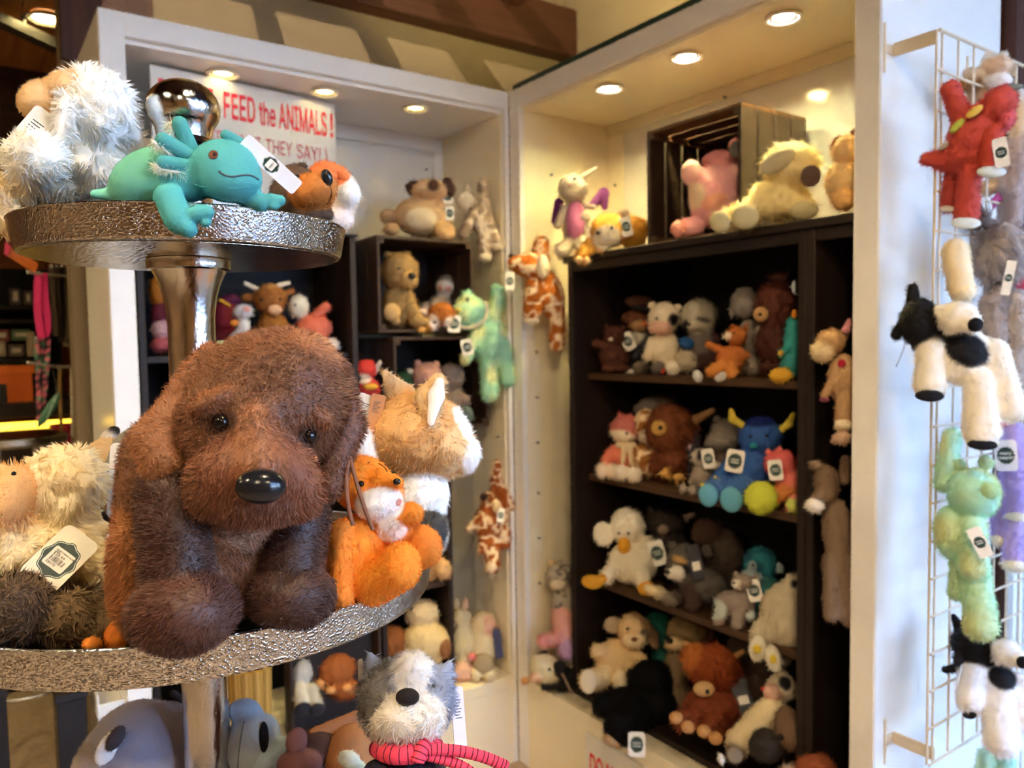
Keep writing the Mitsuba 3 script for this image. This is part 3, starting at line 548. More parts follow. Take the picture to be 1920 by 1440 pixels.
def build_part(K, fr, ps, k, p, fu, dz, bs0):
    a = p.a; kk = key(f'{K}__{p.name}'); s = fr.s
    if p.label: labels[kk] = {'label': p.label}
    if p.kind == 'soft':
        pr = a['prims']
        if a['stick']:
            e = surf_d(fr, ps, k, pr[0]['x'], pr[0]['y'])
            pr = [dict(q, d=q['d']+e, **({'d2': q['d2']+e} if q['k'] == 'c' else {})) for q in pr]
        f = fu if a['fur'] == 'same' else a['fur']; fr.extra.append(([prep(fr, q) for q in pr], a['k']))
        put(kk, fr, soft_mesh(fr, pr, a['k'], a['n'] or 26, f, a['pat'], a['lump']), a['bsdf'] or bs0, dz)
    elif p.kind == 'ball':
        e = surf_d(fr, ps, k, a['x'], a['y'], miss=not fr.extra); g0 = (ps, k*s)
        for q, kq in fr.extra:
            e2 = surf_d(fr, q, kq, a['x'], a['y'], miss=False)
            if e2 > e: e, g0 = e2, (q, kq*s)
        if e < -1e8: e = surf_d(fr, ps, k, a['x'], a['y'])
        S = np.array(a['r'])*s; b = BALL if a['r'][0] > 12 else BALL2
        c = fr.loc(a['x'], a['y'], e+a['off']*a['r'][2]); an = -math.radians(a['rot']); R = np.array([[math.cos(an), -math.sin(an), 0], [math.sin(an), math.cos(an), 0], [0, 0, 1]])
        if a['bsdf'] == 'velour' or a['r'][0] > 1.6*a['r'][2]:
            g = grad(*g0, fr.loc(a['x'], a['y'], e)); R = align(g)@R
        V = (b.vertices*S)@R.T+c; Nn = (b.vertices/S)@R.T; Nn /= np.linalg.norm(Nn, axis=1, keepdims=True)
        put(kk, fr, (V, np.array(b.faces), Nn, np.broadcast_to(hx(a['col']), (len(V), 3))), a['bsdf'], dz)
    elif p.kind == 'line':
        pts = a['pts']
        if a['d'] is None: L = np.array([fr.loc(x, y, surf_d(fr, ps, k, x, y)+a['off']*a['r']) for x, y in pts])
        else: L = np.array([fr.loc(x, y, q) for (x, y), q in zip(pts, a['d'] if isinstance(a['d'], (list, tuple)) else [a['d']]*len(pts))])
        if len(L) > 2: L = spline(L, 6)
        else: L = np.array([L[0], L.mean(0), L[1]])
        m = tube(L, a['r']*s, 8); N, _ = vnormals(np.array(m.vertices), np.array(m.faces))
        put(kk, fr, (np.array(m.vertices), np.array(m.faces), N, np.broadcast_to(hx(a['col']), (len(m.vertices), 3))), a['bsdf'], dz)
    elif p.kind == 'tag':
        e = (surf_d(fr, ps, k, a['x'], a['y'])+a['off']) if a['d'] is None else a['d']
        w, h = a['w']*s*fr.cx, a['h']*s; c = fr.loc(a['x'], a['y'], e); an = -math.radians(a['rot'])
        R = np.array([[math.cos(an), -math.sin(an), 0], [math.sin(an), math.cos(an), 0], [0, 0, 1]])
        yb = math.radians(a['yaw']); R = R@np.array([[math.cos(yb), 0, math.sin(yb)], [0, 1, 0], [-math.sin(yb), 0, math.cos(yb)]])
        pb = math.radians(a['pitch']); R = R@np.array([[1, 0, 0], [0, math.cos(pb), -math.sin(pb)], [0, math.sin(pb), math.cos(pb)]])
        def fl(kx, m, z, col, off=(0, 0), bs='card'):
            V = np.array(m.vertices)+np.array([off[0], off[1], z]); v, f, _ = meshkit.arrays((V@R.T+c, np.array(m.faces)), False)
            W = fr.world(v)+np.array([0, 0, dz])
            scene[kx] = {'type': 'ply', 'filename': meshkit.write_ply((W, f), False, None, np.broadcast_to(hx(col), (len(v), 3))), 'face_normals': True, 'bsdf': {'type': 'ref', 'id': bs}}
        th = 0.0006; st = a['style']
        fl(kk, flat(scallop(w/2, h/2, 1, 0) if st in ('disc',) else rrect(w, h, 0.18*min(w, h)), th), 0, a['col'])
        kb = lambda nm: key(f'{kk}__{nm}')
        if st == 'badge':
            br = min(0.38*w, 0.38*h)
            fl(kb('badge'), flat(scallop(br, min(br*1.15, 0.36*h)), 0.0003), th, a['badge'])
            if a['text']:
                for tx_, yy in a['text']: 
                    m = meshkit.text_mesh(tx_, 0.42*br, 0.0002, True); fl(kb('lettering'), m, th+0.0004, 'e6e9e4', (-m.bounds[:, 0].mean(), yy*br))
            else: fl(kb('print'), cat_([trimesh.creation.box((br*1.2, br*0.16, 0.0002)).apply_translation([0, yy*br, 0]) for yy in (0.22, -0.22)]), th+0.0004, 'd9ddd8')
        elif st == 'price':
            br = min(0.40*w, 0.42*h)
            fl(kb('badge'), flat(scallop(br*1.08, br*1.22, 8, 0.05), 0.0003), th, a['badge'])
            fl(kb('outline'), flat(scallop(br*1.02, br*1.16, 8, 0.05).difference(scallop(br*0.985, br*1.125, 8, 0.05)), 0.0001), th+0.0003, 'dfe2dc')
            fl(kb('sticker'), flat(rrect(br*1.42, br*1.3, br*0.12), 0.0002), th+0.0004, 'eae7df')
            for tx_, hh, yy in (a['text'] or ()):
                fl(kb('lettering'), meshkit.text_mesh(tx_, hh*br, 0.0002, True), th+0.0006, '1b1b1b', (-0.55*br, yy*br))
            rg = np.random.default_rng(5); bars = []; xx = -0.5*br
            while xx < 0.5*br:
                bw = br*rg.choice([0.02, 0.035, 0.06]); bars.append(trimesh.creation.box((bw, 0.34*br, 0.0002)).apply_translation([xx+bw/2, -0.12*br, 0])); xx += bw+br*rg.choice([0.02, 0.04])
            fl(kb('barcode'), cat_(bars), th+0.0006, '1b1b1b')
        elif a['text'] == 'lines':
            fl(kb('print'), cat_([trimesh.creation.box((w*(0.5-0.08*(i % 3)), h*0.014, 0.0002)).apply_translation([-0.05*w*(i % 3), h*(0.30-0.045*i), 0]) for i in range(7)]), th+0.0002, '3c3c44')
        elif st in ('plain', 'dark', 'disc') and a['text']:
            for tx_, hh, xx, yy, cc in a['text']:
                fl(kb('lettering'), meshkit.text_mesh(tx_, hh*h, 0.0002, True), th+0.0003, cc, (xx*w, yy*h))
        elif st == 'dark':
            fl(kb('sticker'), flat(rrect(w*0.62, h*0.26, 0.05*w), 0.0003), th, 'e9e4da', (0, -0.12*h))
def grad(ps, k, X):
    e = 1e-3*np.eye(3); Q = np.vstack([X+e, X-e]); v = field(ps, Q, k); g = v[:3]-v[3:]; return g/(np.linalg.norm(g)+1e-12)
def align(g):
    z = g; x = np.cross([0, 1.0, 0], z); x = x/(np.linalg.norm(x)+1e-9) if np.linalg.norm(x) > 1e-3 else np.array([1.0, 0, 0]); return np.array([x, np.cross(z, x), z]).T
# ---------------------------------------------------------------- the three-tier metal stand
AX, AY = 0.2189, 0.9656
def zaxis(y):
    zs = np.linspace(0.3, 2.2, 4000); D = np.stack([0*zs+AX, 0*zs+AY, zs], 1)-EYE; yy = 720-FPX*(D@UP)/(D@FWD); return float(np.interp(-y, -yy, zs))
stand = thing('tiered_stand', 'hammered silver metal three-tier display stand with a round knob', 'display stand')
def tray(z, R, h):
    th = 0.0035
    pr = [[0.0, z], [R-0.012, z], [R-0.008, z+0.0015], [R-0.006, z+0.005], [R-0.0006, z+h-0.001], [R, z+h], [R-0.001, z+h+0.0012], [R-th, z+h+0.0008], [R-th-0.001, z+h-0.001], [R-th-0.006, z+0.009], [R-th-0.009, z+0.006], [0.0, z+0.006]]
    k = key(f'{stand}__tray'); m = fine(lathe(pr, 160), 0.02) if False else lathe(pr, 192)
    m.apply_translation([AX, AY, 0]); scene[k] = mikit.ply(m, 'hammered_metal', smooth=35)
    add('underside', lathe([[0.02, z-0.0004], [R-0.0125, z-0.0004], [R-0.0125, z-0.0001], [0.02, z-0.0001], [0.02, z-0.0004]], 128, (AX, AY, 0)), 'brushed_metal', k, None, 30)
    add('lining', lathe([[0.0, z+0.0075], [R-th-0.011, z+0.0075], [R-th-0.011, z+0.0062], [0.0, z+0.0062], [0.0, z+0.0075]], 96, (AX, AY, 0)), 'matte', k, hx('0c0b0d'), 30)
ZU, RU, HU, ZLO, RLO, HLO = 1.6018, 0.18, 0.0347, 1.2062, 0.2764, 0.0398
ZB, RB = 0.80, 0.335
tray(ZU, RU, HU); tray(ZLO, RLO, HLO); tray(ZB, RB, 0.045)
def post(za, zb, r=0.0262):
    f = zb-0.0005
    pr = [[0, za]]+[[r+0.020*math.exp(-((z-za)/0.02)), z] for z in np.linspace(za, za+0.07, 8)]+[[r, z] for z in np.linspace(za+0.08, f-0.085, 5)]+\
         [[r+0.015*((z-(f-0.085))/0.072)**2.6, z] for z in np.linspace(f-0.08, f-0.013, 9)]+[[0.0455, f-0.0115], [0.0465, f-0.008], [0.0465, f-0.002], [0.045, f], [0, f]]
    add('post', lathe(pr, 64, (AX, AY, 0)), 'cast_metal', stand, None, 40)
post(ZLO+0.0076, ZU-0.0005)
add('post', lathe([[0, ZB+0.0076], [0.05, ZB+0.0076], [0.03, ZB+0.03]]+[[0.0262, z] for z in np.linspace(ZB+0.05, ZLO-0.02, 6)]+[[0.029, ZLO-0.008], [0.031, ZLO-0.0005], [0, ZLO-0.0005]], 64, (AX, AY, 0)), 'cast_metal', stand, None, 40)
zt, zc, zn = zaxis(150), zaxis(205), zaxis(262)
kp = [[0, zt]]
for a in np.linspace(8, 128, 18):
    a = math.radians(a); kp.append([0.0405*math.sin(a), zc+(zt-zc)*math.cos(a)])
kp += [[0.0305, zn+0.006], [0.0295, zn], [0.032, zn-0.003], [0.033, zn-0.007], [0.030, zn-0.010]]
kp += [[0.028, zn-0.012], [0.027, zn-0.03], [0.03, ZU+0.012], [0.034, ZU+0.0076], [0, ZU+0.0076]]
add('knob', lathe(kp[::-1], 72, (AX, AY, 0)), 'cast_metal', stand, None, 40)
add('base_plate', lathe([[0, 0.001], [0.2, 0.001], [0.2, 0.012], [0.05, 0.03], [0.03, 0.06], [0.0262, 0.1], [0.0262, 0.7], [0.03, ZB-0.0005], [0, ZB-0.0005]], 64, (AX, AY, 0)), 'cast_metal', stand, None, 40)
# ---------------------------------------------------------------- plush animals on the stand
SHORT = dict(L=9, W=0.75, dens=0.11, seg=1)
DOG, DK = '5f3c28', '38221b'
toy('plush_puppy', 'large dark brown plush puppy with black nose sitting on the middle tray of the stand', 'plush toy', 480, 930, 0.70, [
    E(395, 1010, 135, 170, DOG, -75, 120), E(280, 1000, 66, 190, '82522f', -90, 90, 6), E(300, 890, 80, 120, DOG, -60, 80), E(500, 990, 80, 90, '4a2f24', -120, 80),
    E(512, 752, 150, 138, DOG, 20, 135), E(465, 790, 126, 112, DOG, 50, 100), E(548, 700, 92, 78, '85573a', 30, 95),
    E(440, 985, 80, 50, '84604a', 5, 50),
    E(478, 888, 108, 86, '6a4230', 98, 92), K(0.7, E(412, 908, 60, 66, DOG, 92, 58, 12)), K(0.7, E(556, 908, 54, 66, '68402c', 92, 60, -12)), K(0.7, E(484, 950, 80, 36, '63402f', 100, 66)),
    C(480, 800, 38, 488, 880, 44, '74492f', 138, 168), K(0.5, E(398, 752, 50, 20, '70462d', 128, 28, -28)), K(0.5, E(592, 776, 38, 19, '74492f', 108, 28, 32)),
    K(0.35, C(328, 925, 70, 336, 1070, 68, DK, 8, 20)), K(0.5, E(345, 1146, 97, 76, '472c23', 42, 92)),
    K(0.35, C(565, 930, 62, 548, 1060, 62, DK, -20, -5)), K(0.5, E(549, 1114, 86, 66, DK, 0, 80)),
    P(416, 792, 30, 18, '3d2418', 140, 40, -12), P(580, 816, 26, 20, '3d2418', 120, 40, 22)], [
    soft('ear', [C(395, 672, 32, 300, 825, 50, '74492e', 24, 34, 0.62), C(300, 825, 50, 308, 868, 44, '7f5232', 34, 44, 0.62)], k=14, n=60),
    soft('ear', [C(630, 690, 30, 650, 800, 36, '5a3828', 4, 9, 0.62), C(650, 800, 36, 618, 912, 30, '5a3828', 9, 24, 0.62)], k=14, n=56),
    nose(489, 912, 40, 29, '15161a', 0.45, rd=26), nose(476, 924, 6, 5, '050506', 2.9, 'nostril', rd=9), nose(503, 926, 6, 5, '050506', 2.9, 'nostril', rd=9),
    eye(416, 792, 15, '0a0706', -0.4), eye(579, 817, 14, '0a0706', -0.4),
    line('ribbon', [(655, 856), (650, 920), (662, 985)], 4.0, '7a5545', d=[25, 40, 45], label='brown satin ribbon'), line('ribbon', [(656, 856), (676, 930), (700, 994)], 4.0, '7a5545', d=[25, 40, 45], label='brown satin ribbon')],
    k=24, n=120, fur=dict(L=16, W=1.25, dens=0.13, lift=0.5, sag=0.25, curl=0.85, clump=0.4, freq=20, seg=1, vary=0.3, tip=0.6, nap=0.7, rough=0.42), lump=5, lumpf=0.03, bsdf='plush_silky')

FLEECE = dict(L=22, W=1.9, dens=0.05, lift=0.55, sag=0.3, curl=1.2, clump=0.9, freq=42, seg=2, vary=0.09, tip=0.03, rough=0.25, nap=0.35)
IV, BG = 'f6efe4', 'cfae80'
toy('plush_lamb', 'fluffy ivory plush lamb slumped on the top tray beside the knob', 'plush toy', 150, 270, 0.87, [
    E(178, 212, 86, 84, IV, 10, 80), E(165, 300, 82, 78, 'ece2d0', -5, 75), E(90, 345, 85, 42, 'e8dcc2', 5, 60), E(250, 330, 30, 45, IV, -40, 40),
    E(12, 400, 34, 55, 'dcc9a4', 25, 40)], [
    soft('face', [E(78, 188, 48, 36, BG, 10, 40, -32), E(122, 158, 42, 26, BG, 24, 36, -20)], 'short-haired beige face', dict(L=7, W=0.9, dens=0.12, curl=0.5), n=40, k=10),
    soft('ear', E(122, 222, 22, 46, IV, 84, 14, 12), n=30), soft('ear', E(263, 268, 20, 32, 'ead9c0', -10, 14, -20), n=26),
    soft('arm', E(70, 297, 58, 52, 'f2ece0', 70, 50), n=36),
    tag(45, 262, 46, 128, 43, 'plain', d=60, yaw=12, text='lines')],
    k=14, n=72, fur=FLEECE, lump=14, lumpf=0.02)
AQ = '469498'
toy('plush_axolotl', 'teal plush axolotl with fringed gills draped over the rim of the top tray', 'plush toy', 400, 330, 0.775, [
    E(420, 316, 66, 54, AQ, 25, 58), E(432, 338, 60, 42, AQ, 35, 52), E(290, 335, 88, 58, '5ca290', -25, 55, -22), E(350, 330, 60, 50, AQ, 0, 48),
    C(316, 372, 27, 336, 412, 27, AQ, 50, 70), K(0.4, E(374, 400, 25, 16, AQ, 80, 17, -12)), K(0.4, E(350, 426, 22, 17, AQ, 80, 19, 50)), K(0.3, E(391, 398, 11, 12, AQ, 86, 12)), K(0.3, E(386, 416, 11, 10, AQ, 86, 11)),
    C(462, 372, 17, 490, 380, 18, AQ, 30, 45), K(0.4, E(510, 374, 18, 12, AQ, 48, 13)), K(0.3, E(526, 376, 11, 11, AQ, 52, 10)), K(0.3, E(514, 386, 12, 9, AQ, 54, 9)),
    C(240, 365, 18, 178, 364, 9, '6fbfae', -30, -35)], [
    soft('gill', C(356, 276, 15, 337, 232, 14, AQ, 20, 25), fur=None, bsdf='velour', n=30), soft('gill', C(352, 290, 15, 306, 263, 14, AQ, 28, 40), fur=None, bsdf='velour', n=30),
    soft('gill', C(354, 312, 14, 306, 304, 13, AQ, 34, 46), fur=None, bsdf='velour', n=30), soft('gill', C(448, 268, 12, 424, 254, 11, AQ, -15, -10), fur=None, bsdf='velour', n=26),
    soft('gill_fringe', C(322, 262, 6, 322, 232, 5, 'e6e8d8', 18, 24), 'cream fringe on the gill', dict(L=22, W=0.8, dens=0.35, lift=0.5, sag=0.5), n=20), soft('gill_fringe', C(318, 285, 6, 290, 268, 6, 'e6e8d8', 36, 44), 'cream fringe on the gill', dict(L=18, W=0.8, dens=0.3, lift=0.5, sag=0.5), n=20),
    soft('gill_fringe', C(350, 326, 6, 294, 312, 7, 'e6e8d8', 40, 48), 'cream fringe on the gill', dict(L=18, W=0.8, dens=0.3, lift=0.5, sag=0.5), n=20), soft('gill_fringe', C(438, 262, 5, 418, 256, 5, 'dfe6d2', -14, -14), 'cream fringe on the gill', dict(L=16, W=0.8, dens=0.35, lift=0.5, sag=0.5), n=18),
    pad(400, 290, 8.5, 9, '6b4638', 0.1, 'eye'), eye(403, 289, 4, '3b241c', 0.6, 'pupil'), line('mouth', [(411, 320), (419, 327), (437, 331), (460, 328), (485, 337)], 1.6, '4f5a63', 0.4),
    line('neck_seam', [(364, 345), (390, 352), (430, 354), (470, 350)], 0.9, '4aa0a4', 0.0),
    tag(508, 309, 34, 126, -46, 'price', d=35, yaw=-8, col='dfe3ee')],
    k=14, n=90, fur=dict(L=3.2, W=0.5, dens=0.16, lift=0.9, sag=0.1, curl=0.25, clump=0.3, vary=0.08), bsdf='velour')
toy('plush_beaver', 'brown plush beaver with an orange-brown face and black nose on the top tray', 'plush toy', 590, 365, 0.90, [
    E(548, 372, 44, 50, '4a382c', -20, 45), E(552, 330, 34, 22, '4a382c', -10, 30), E(585, 362, 44, 36, 'a9672f', 15, 42), E(603, 348, 28, 26, 'b0703a', 30, 30), E(585, 402, 42, 20, '4a382c', 0, 40), P(548, 300, 40, 18, '4a382c', 0, 80)], [
    nose(613, 333, 10, 15, '15171c', 0.2, rot=-15), eye(558, 331, 4), line('muzzle_seam', [(618, 348), (622, 366), (612, 384)], 1.2, '6d3f1c', 0.1),
    soft('ear', E(566, 312, 12, 9, '3c2d24', -5, 6), n=18)], k=12, n=60, fur=dict(L=8, W=0.7, dens=0.12, curl=0.5))
toy('plush_guinea_pig', 'orange and white plush guinea pig behind the beaver on the top tray', 'plush toy', 640, 370, 0.985, [
    E(612, 330, 36, 28, 'cf7642', 0, 32), E(640, 365, 30, 52, 'ead9cb', -10, 36), E(654, 362, 22, 26, 'f0ece6', 20, 24), E(630, 412, 34, 26, 'e6d6c8', 0, 30), P(625, 325, 32, 26, 'cf7642', 0, 90), P(598, 365, 25, 30, 'd9a585', 0, 60)], [
    soft('ear', E(642, 330, 14, 10, 'c46a38', 22, 6, 40), n=18)], k=10, n=46, fur=dict(L=9, W=0.9, dens=0.1, curl=0.8))
toy('plush_lamb', 'fluffy cream plush lamb wearing a price tag on the middle tray, left of the puppy', 'plush toy', 110, 960, 0.80, [
    E(120, 915, 82, 80, 'e9dbb8', 0, 78), E(20, 950, 55, 75, 'd8bb8d', 15, 60), E(100, 1035, 110, 75, 'e6d6ae', -10, 80), E(30, 1040, 60, 60, 'e8dab6', 20, 55), C(170, 975, 22, 205, 988, 10, 'e6d6ae', 10)], [
    soft('face', [E(22, 935, 48, 62, 'cfa574', 42, 50, 10)], 'short-haired tan face', dict(L=7, W=0.9, dens=0.12, curl=0.5), n=36),
    soft('arm', E(185, 1068, 44, 36, 'e4d5ae', 30, 36), n=32), eye(26, 888, 4),
    tag(110, 1050, 80, 116, 38, 'price', d=118, yaw=-12, pitch=-15, col='e9e4d2', text=[('Again Friends Sprouts', 0.10, 0.40), ('Lamb', 0.10, 0.28), ('$18.99', 0.17, 0.10), ('28076', 0.15, -0.50)])],
    k=18, n=64, fur=dict(FLEECE, L=20), lump=13, lumpf=0.02)
toy('plush_hedgehog', 'grey-brown plush hedgehog with an orange face lying at the rim of the middle tray', 'plush toy', 130, 1150, 0.725, [
    E(30, 1140, 80, 68, '4f3f31', 0, 65), E(150, 1158, 92, 56, '57452f', 4, 50), E(200, 1180, 40, 34, '57452f', 34, 34)], [
    soft('face', E(222, 1190, 30, 30, 'b5611f', 58, 26), 'orange face', dict(L=5, W=0.8, dens=0.14, curl=0.5), n=30), soft('foot', E(174, 1208, 20, 15, 'c4742c', 64, 15), 'orange foot', dict(L=7, W=0.9, dens=0.12, curl=0.6), n=24),
    eye(243, 1206, 10), nose(262, 1204, 7, 6)], k=10, n=64, fur=dict(L=22, W=1.7, dens=0.07, lift=0.5, curl=1.0, clump=0.9, freq=50, seg=2, vary=0.5, tip=0.5, rough=0.5), pat='mottle')
toy('plush_sloth', 'tan plush sloth in a grey hood tucked behind the puppy', 'plush toy', 225, 870, 0.93, [
    E(200, 862, 46, 42, 'c3a274', 0, 40), E(240, 900, 60, 80, 'b0926a', -10, 55)], [
    soft('hood', [E(240, 862, 46, 70, '85857f', 12, 46, 25), E(255, 920, 45, 60, '85857f', 5, 50)], 'grey jersey hood', None, n=36, bsdf='velour'),
    tag(236, 900, 62, 132, 0, 'plain', d=85, col='ece5d4', text=[('GE', 0.085, -0.22, 0.14, '7a5a48'), ('L', 0.16, -0.34, -0.06, '3c4a3c')])], k=10, n=40, fur=dict(L=6, W=0.8, dens=0.08))
toy('plush_penguin', 'tiny black and white plush head peeking over the grey hooded sloth', 'plush toy', 212, 808, 1.02, [
    E(205, 822, 18, 16, 'e8e0d4', 0, 16), E(214, 808, 12, 10, '121214', 4, 10), E(208, 870, 30, 44, '17171a', -4, 26), E(210, 940, 36, 50, '17171a', -4, 30)], [], k=8, n=44)
FX = 'd9812a'
toy('plush_fox', 'small bright orange plush fox with white muzzle leaning on the puppy', 'plush toy', 700, 1010, 0.80, [
    E(678, 905, 56, 52, FX, 10, 52), E(712, 925, 44, 36, FX, 30, 40), C(715, 900, 22, 744, 905, 13, FX, 55, 75), E(710, 940, 44, 34, 'e9e3dc', 38, 38, -15),
    E(668, 1050, 56, 88, FX, -5, 55), K(0.35, C(640, 1000, 27, 640, 1120, 25, 'cc772a', 28, 38)), K(0.35, C(720, 978, 22, 772, 962, 22, 'c87526', 24, 40)), E(745, 990, 40, 40, 'c5712a', 0, 40),
    K(0.35, C(700, 1092, 42, 746, 1070, 38, FX, 24, 56)), K(0.4, E(752, 1060, 37, 44, FX, 58, 32, -8)), K(0.35, C(720, 1060, 36, 785, 1035, 33, 'c26d20', -8, 8)), K(0.4, E(795, 1022, 33, 42, 'c8742a', 14, 30, -25)),
    P(712, 948, 46, 34, 'eae5df', 60, 60, -12), P(735, 990, 30, 26, 'e6ddd2', 20, 40)], [
    nose(744, 903, 7, 6), eye(677, 907, 5.5), pad(748, 942, 9, 7, 'c98a7d', 0, 'tongue'),
    line('forehead_seam', [(690, 868), (712, 870), (726, 884)], 1.0, '7c3f12', 0.2)], k=12, n=84, fur=dict(L=8, W=1.1, dens=0.13, curl=0.6, lift=0.6))
toy('plush_corgi', 'cream plush corgi facing away with white muzzle and pricked ears behind the fox', 'plush toy', 790, 830, 0.985, [
    E(782, 812, 94, 80, 'c2965f', 0, 82), E(835, 835, 55, 62, 'caa878', 10, 60), E(874, 850, 26, 34, 'f2efe9', 15, 40), E(790, 925, 54, 62, 'ece8e2', -15, 48), E(770, 1000, 70, 60, 'ded6cc', -20, 60), P(795, 930, 60, 50, 'eeebe6', 0, 90), P(866, 800, 16, 40, 'f0ece6', 20, 40, -22)], [
    soft('ear', [C(752, 742, 30, 722, 700, 9, 'cdb085', 10, 15, 0.5)], n=32), soft('ear', [C(806, 796, 18, 806, 745, 28, 'c8a878', 70, 66, 0.5), C(806, 745, 28, 822, 712, 16, 'c8a878', 66, 62, 0.5)], n=40),
    soft('ear_lining', [C(808, 792, 7, 818, 742, 15, 'efe6da', 84, 84, 0.5), C(818, 742, 15, 824, 716, 9, 'efe6da', 84, 78, 0.5)], 'smooth cream ear lining', None, n=30, bsdf='velour'),
    soft('collar_strap', C(678, 825, 30, 690, 850, 24, 'ecebe8', 30, 30), 'white plush paw', n=24),
    tag(676, 782, 34, 86, 20, 'plain', d=40, col='dcd6cf', text='lines'), tag(704, 775, 26, 70, 10, 'plain', d=45, col='b9835a', text='lines')],
    k=14, n=76, fur=dict(L=13, W=1.2, dens=0.1, lift=0.5, curl=0.9, clump=0.6, freq=45, vary=0.08), lump=3, lumpf=0.02)
toy('plush_mole', 'charcoal furry plush at the right rim of the middle tray, mostly behind the fox', 'plush toy', 812, 992, 0.955, [E(806, 995, 36, 40, '3b3a39', 0, 36), E(780, 1030, 40, 40, '35322f', -5, 36)], [], k=8, n=36, fur=dict(L=15, W=0.9, dens=0.1, curl=0.9, vary=0.3))
# ---- bottom tray
toy('plush_hippo', 'lilac grey plush hippo with a dark-lined ear on the bottom tray', 'plush toy', 260, 1400, 0.97, [
    E(262, 1408, 104, 100, '8a8590', 0, 95), E(320, 1390, 60, 78, '857b78', -15, 70), E(195, 1440, 60, 70, '8d827e', 10, 60), E(250, 1560, 130, 120, '8a8590', -20, 110)], [
    soft('ear', E(203, 1402, 20, 34, 'e6e0da', 82, 10, 20), 'white ear edge', n=24), soft('ear_lining', E(217, 1384, 15, 26, '3c3232', 92, 8, 22), 'dark brown ear lining', n=22),
    line('head_seam', [(268, 1310), (305, 1350), (325, 1400), (330, 1440)], 1.2, '8a8490', 0.0), soft('tuft', C(325, 1300, 8, 340, 1312, 7, '2f2628', 10), 'dark tuft', n=18)], k=14, n=60, fur=dict(L=5, W=0.6, dens=0.12, lift=0.8, curl=0.3))
BK = '8896a3'
toy('plush_koala', 'blue-grey plush koala with a black eye patch beside the lower post', 'plush toy', 475, 1390, 0.96, [
    E(458, 1332, 32, 24, BK, 10, 28), E(466, 1390, 42, 66, '8d9499', 0, 50), E(508, 1380, 20, 44, BK, 5, 28, -18), E(512, 1420, 22, 46, '93a4b4', 25, 24, 38), E(470, 1500, 60, 70, BK, -10, 55)], [
    pad(495, 1382, 11, 27, '0b0b0e', 0.2, 'eye_patch', -8, 6), line('face_seam', [(458, 1352), (450, 1395), (446, 1440)], 1.3, '5f676d', 0.1)], k=9, n=50, fur=dict(L=3.5, W=0.6, dens=0.12, lift=0.9, curl=0.2), bsdf='velour')
toy('plush_moose', 'mauve brown plush moose on the bottom tray right of the koala', 'plush toy', 560, 1410, 0.90, [
    E(562, 1432, 44, 30, '6a4642', 0, 34), E(600, 1400, 46, 40, '4a332c', -35, 36), E(570, 1510, 60, 70, '6a4642', -10, 50)], [soft('ear', E(556, 1390, 21, 28, '6e4a49', 10, 12), n=24)], k=8, n=40, fur=dict(L=3, W=0.6, dens=0.1), bsdf='velour')
toy('plush_kangaroo', 'tan plush kangaroo with a folded ear on the bottom tray behind the husky', 'plush toy', 650, 1400, 0.93, [
    E(660, 1412, 54, 62, 'ad7245', 0, 50), E(690, 1390, 40, 50, 'a66b40', -15, 40), E(660, 1520, 70, 80, 'ad7245', -20, 60)], [
    soft('ear', C(592, 1378, 15, 668, 1350, 18, 'a97048', 10, 5, 0.7), n=34), line('ear_fold', [(595, 1388), (625, 1378), (650, 1366)], 1.4, '6d4326', d=[22, 22, 18])], k=10, n=44, fur=dict(L=4, W=0.7, dens=0.1))
toy('plush_lion', 'small white and mint plush peeking up in front of the tan kangaroo', 'plush toy', 655, 1425, 0.86, [E(655, 1424, 24, 18, 'dfe6da', 0, 18, 25), E(672, 1440, 26, 14, 'c9d8c6', 0, 16, 20), E(660, 1500, 34, 60, 'd8dccb', -10, 30)], [], k=6, n=30, fur=dict(L=7, W=0.8, dens=0.1))
HG = '82858f'
hus = toy('plush_husky', 'fluffy grey and white plush husky with a coral striped scarf below the middle tray', 'plush toy', 765, 1320, 0.80, [
    E(762, 1312, 92, 84, HG, 0, 84), E(765, 1345, 70, 56, 'cbc6bd', 42, 60), E(772, 1262, 40, 40, 'cbc8c4', 40, 45), E(768, 1475, 75, 70, '3d3b40', -10, 60),
    P(768, 1352, 72, 58, 'cfc8ba', 60, 90), P(774, 1262, 32, 52, 'cfcac2', 60, 60, 10), P(700, 1290, 32, 60, '6f6b67', 40, 60, 15)], [
    soft('ear', C(706, 1262, 26, 694, 1230, 9, '8f97a8', 10, 10, 0.6), n=30), soft('ear', C(826, 1276, 26, 842, 1246, 9, '8f97a8', 5, 5, 0.6), n=30),
    soft('ear_lining', C(684, 1290, 12, 676, 1240, 6, 'a59b98', 0, -5, 0.6), 'smooth taupe ear lining', None, n=22),
    nose(764, 1307, 21, 16, '1d1817', 0.3, bsdf='velour'), line('nose_cleft', [(763, 1316), (764, 1326)], 1.2, '120f0e', 0.6), eye(812, 1286, 4, '2a2a2c', 0.0),
    tag(860, 1350, 30, 118, -6, 'plain', d=-20, yaw=35, col='cdc4cf', text='lines')],
    k=14, n=80, fur=dict(L=17, W=0.9, dens=0.09, lift=0.75, curl=0.8, clump=0.9, freq=60, seg=2, vary=0.05), lump=4, lumpf=0.02)
frh = Frame(765, 1320, 0.80)
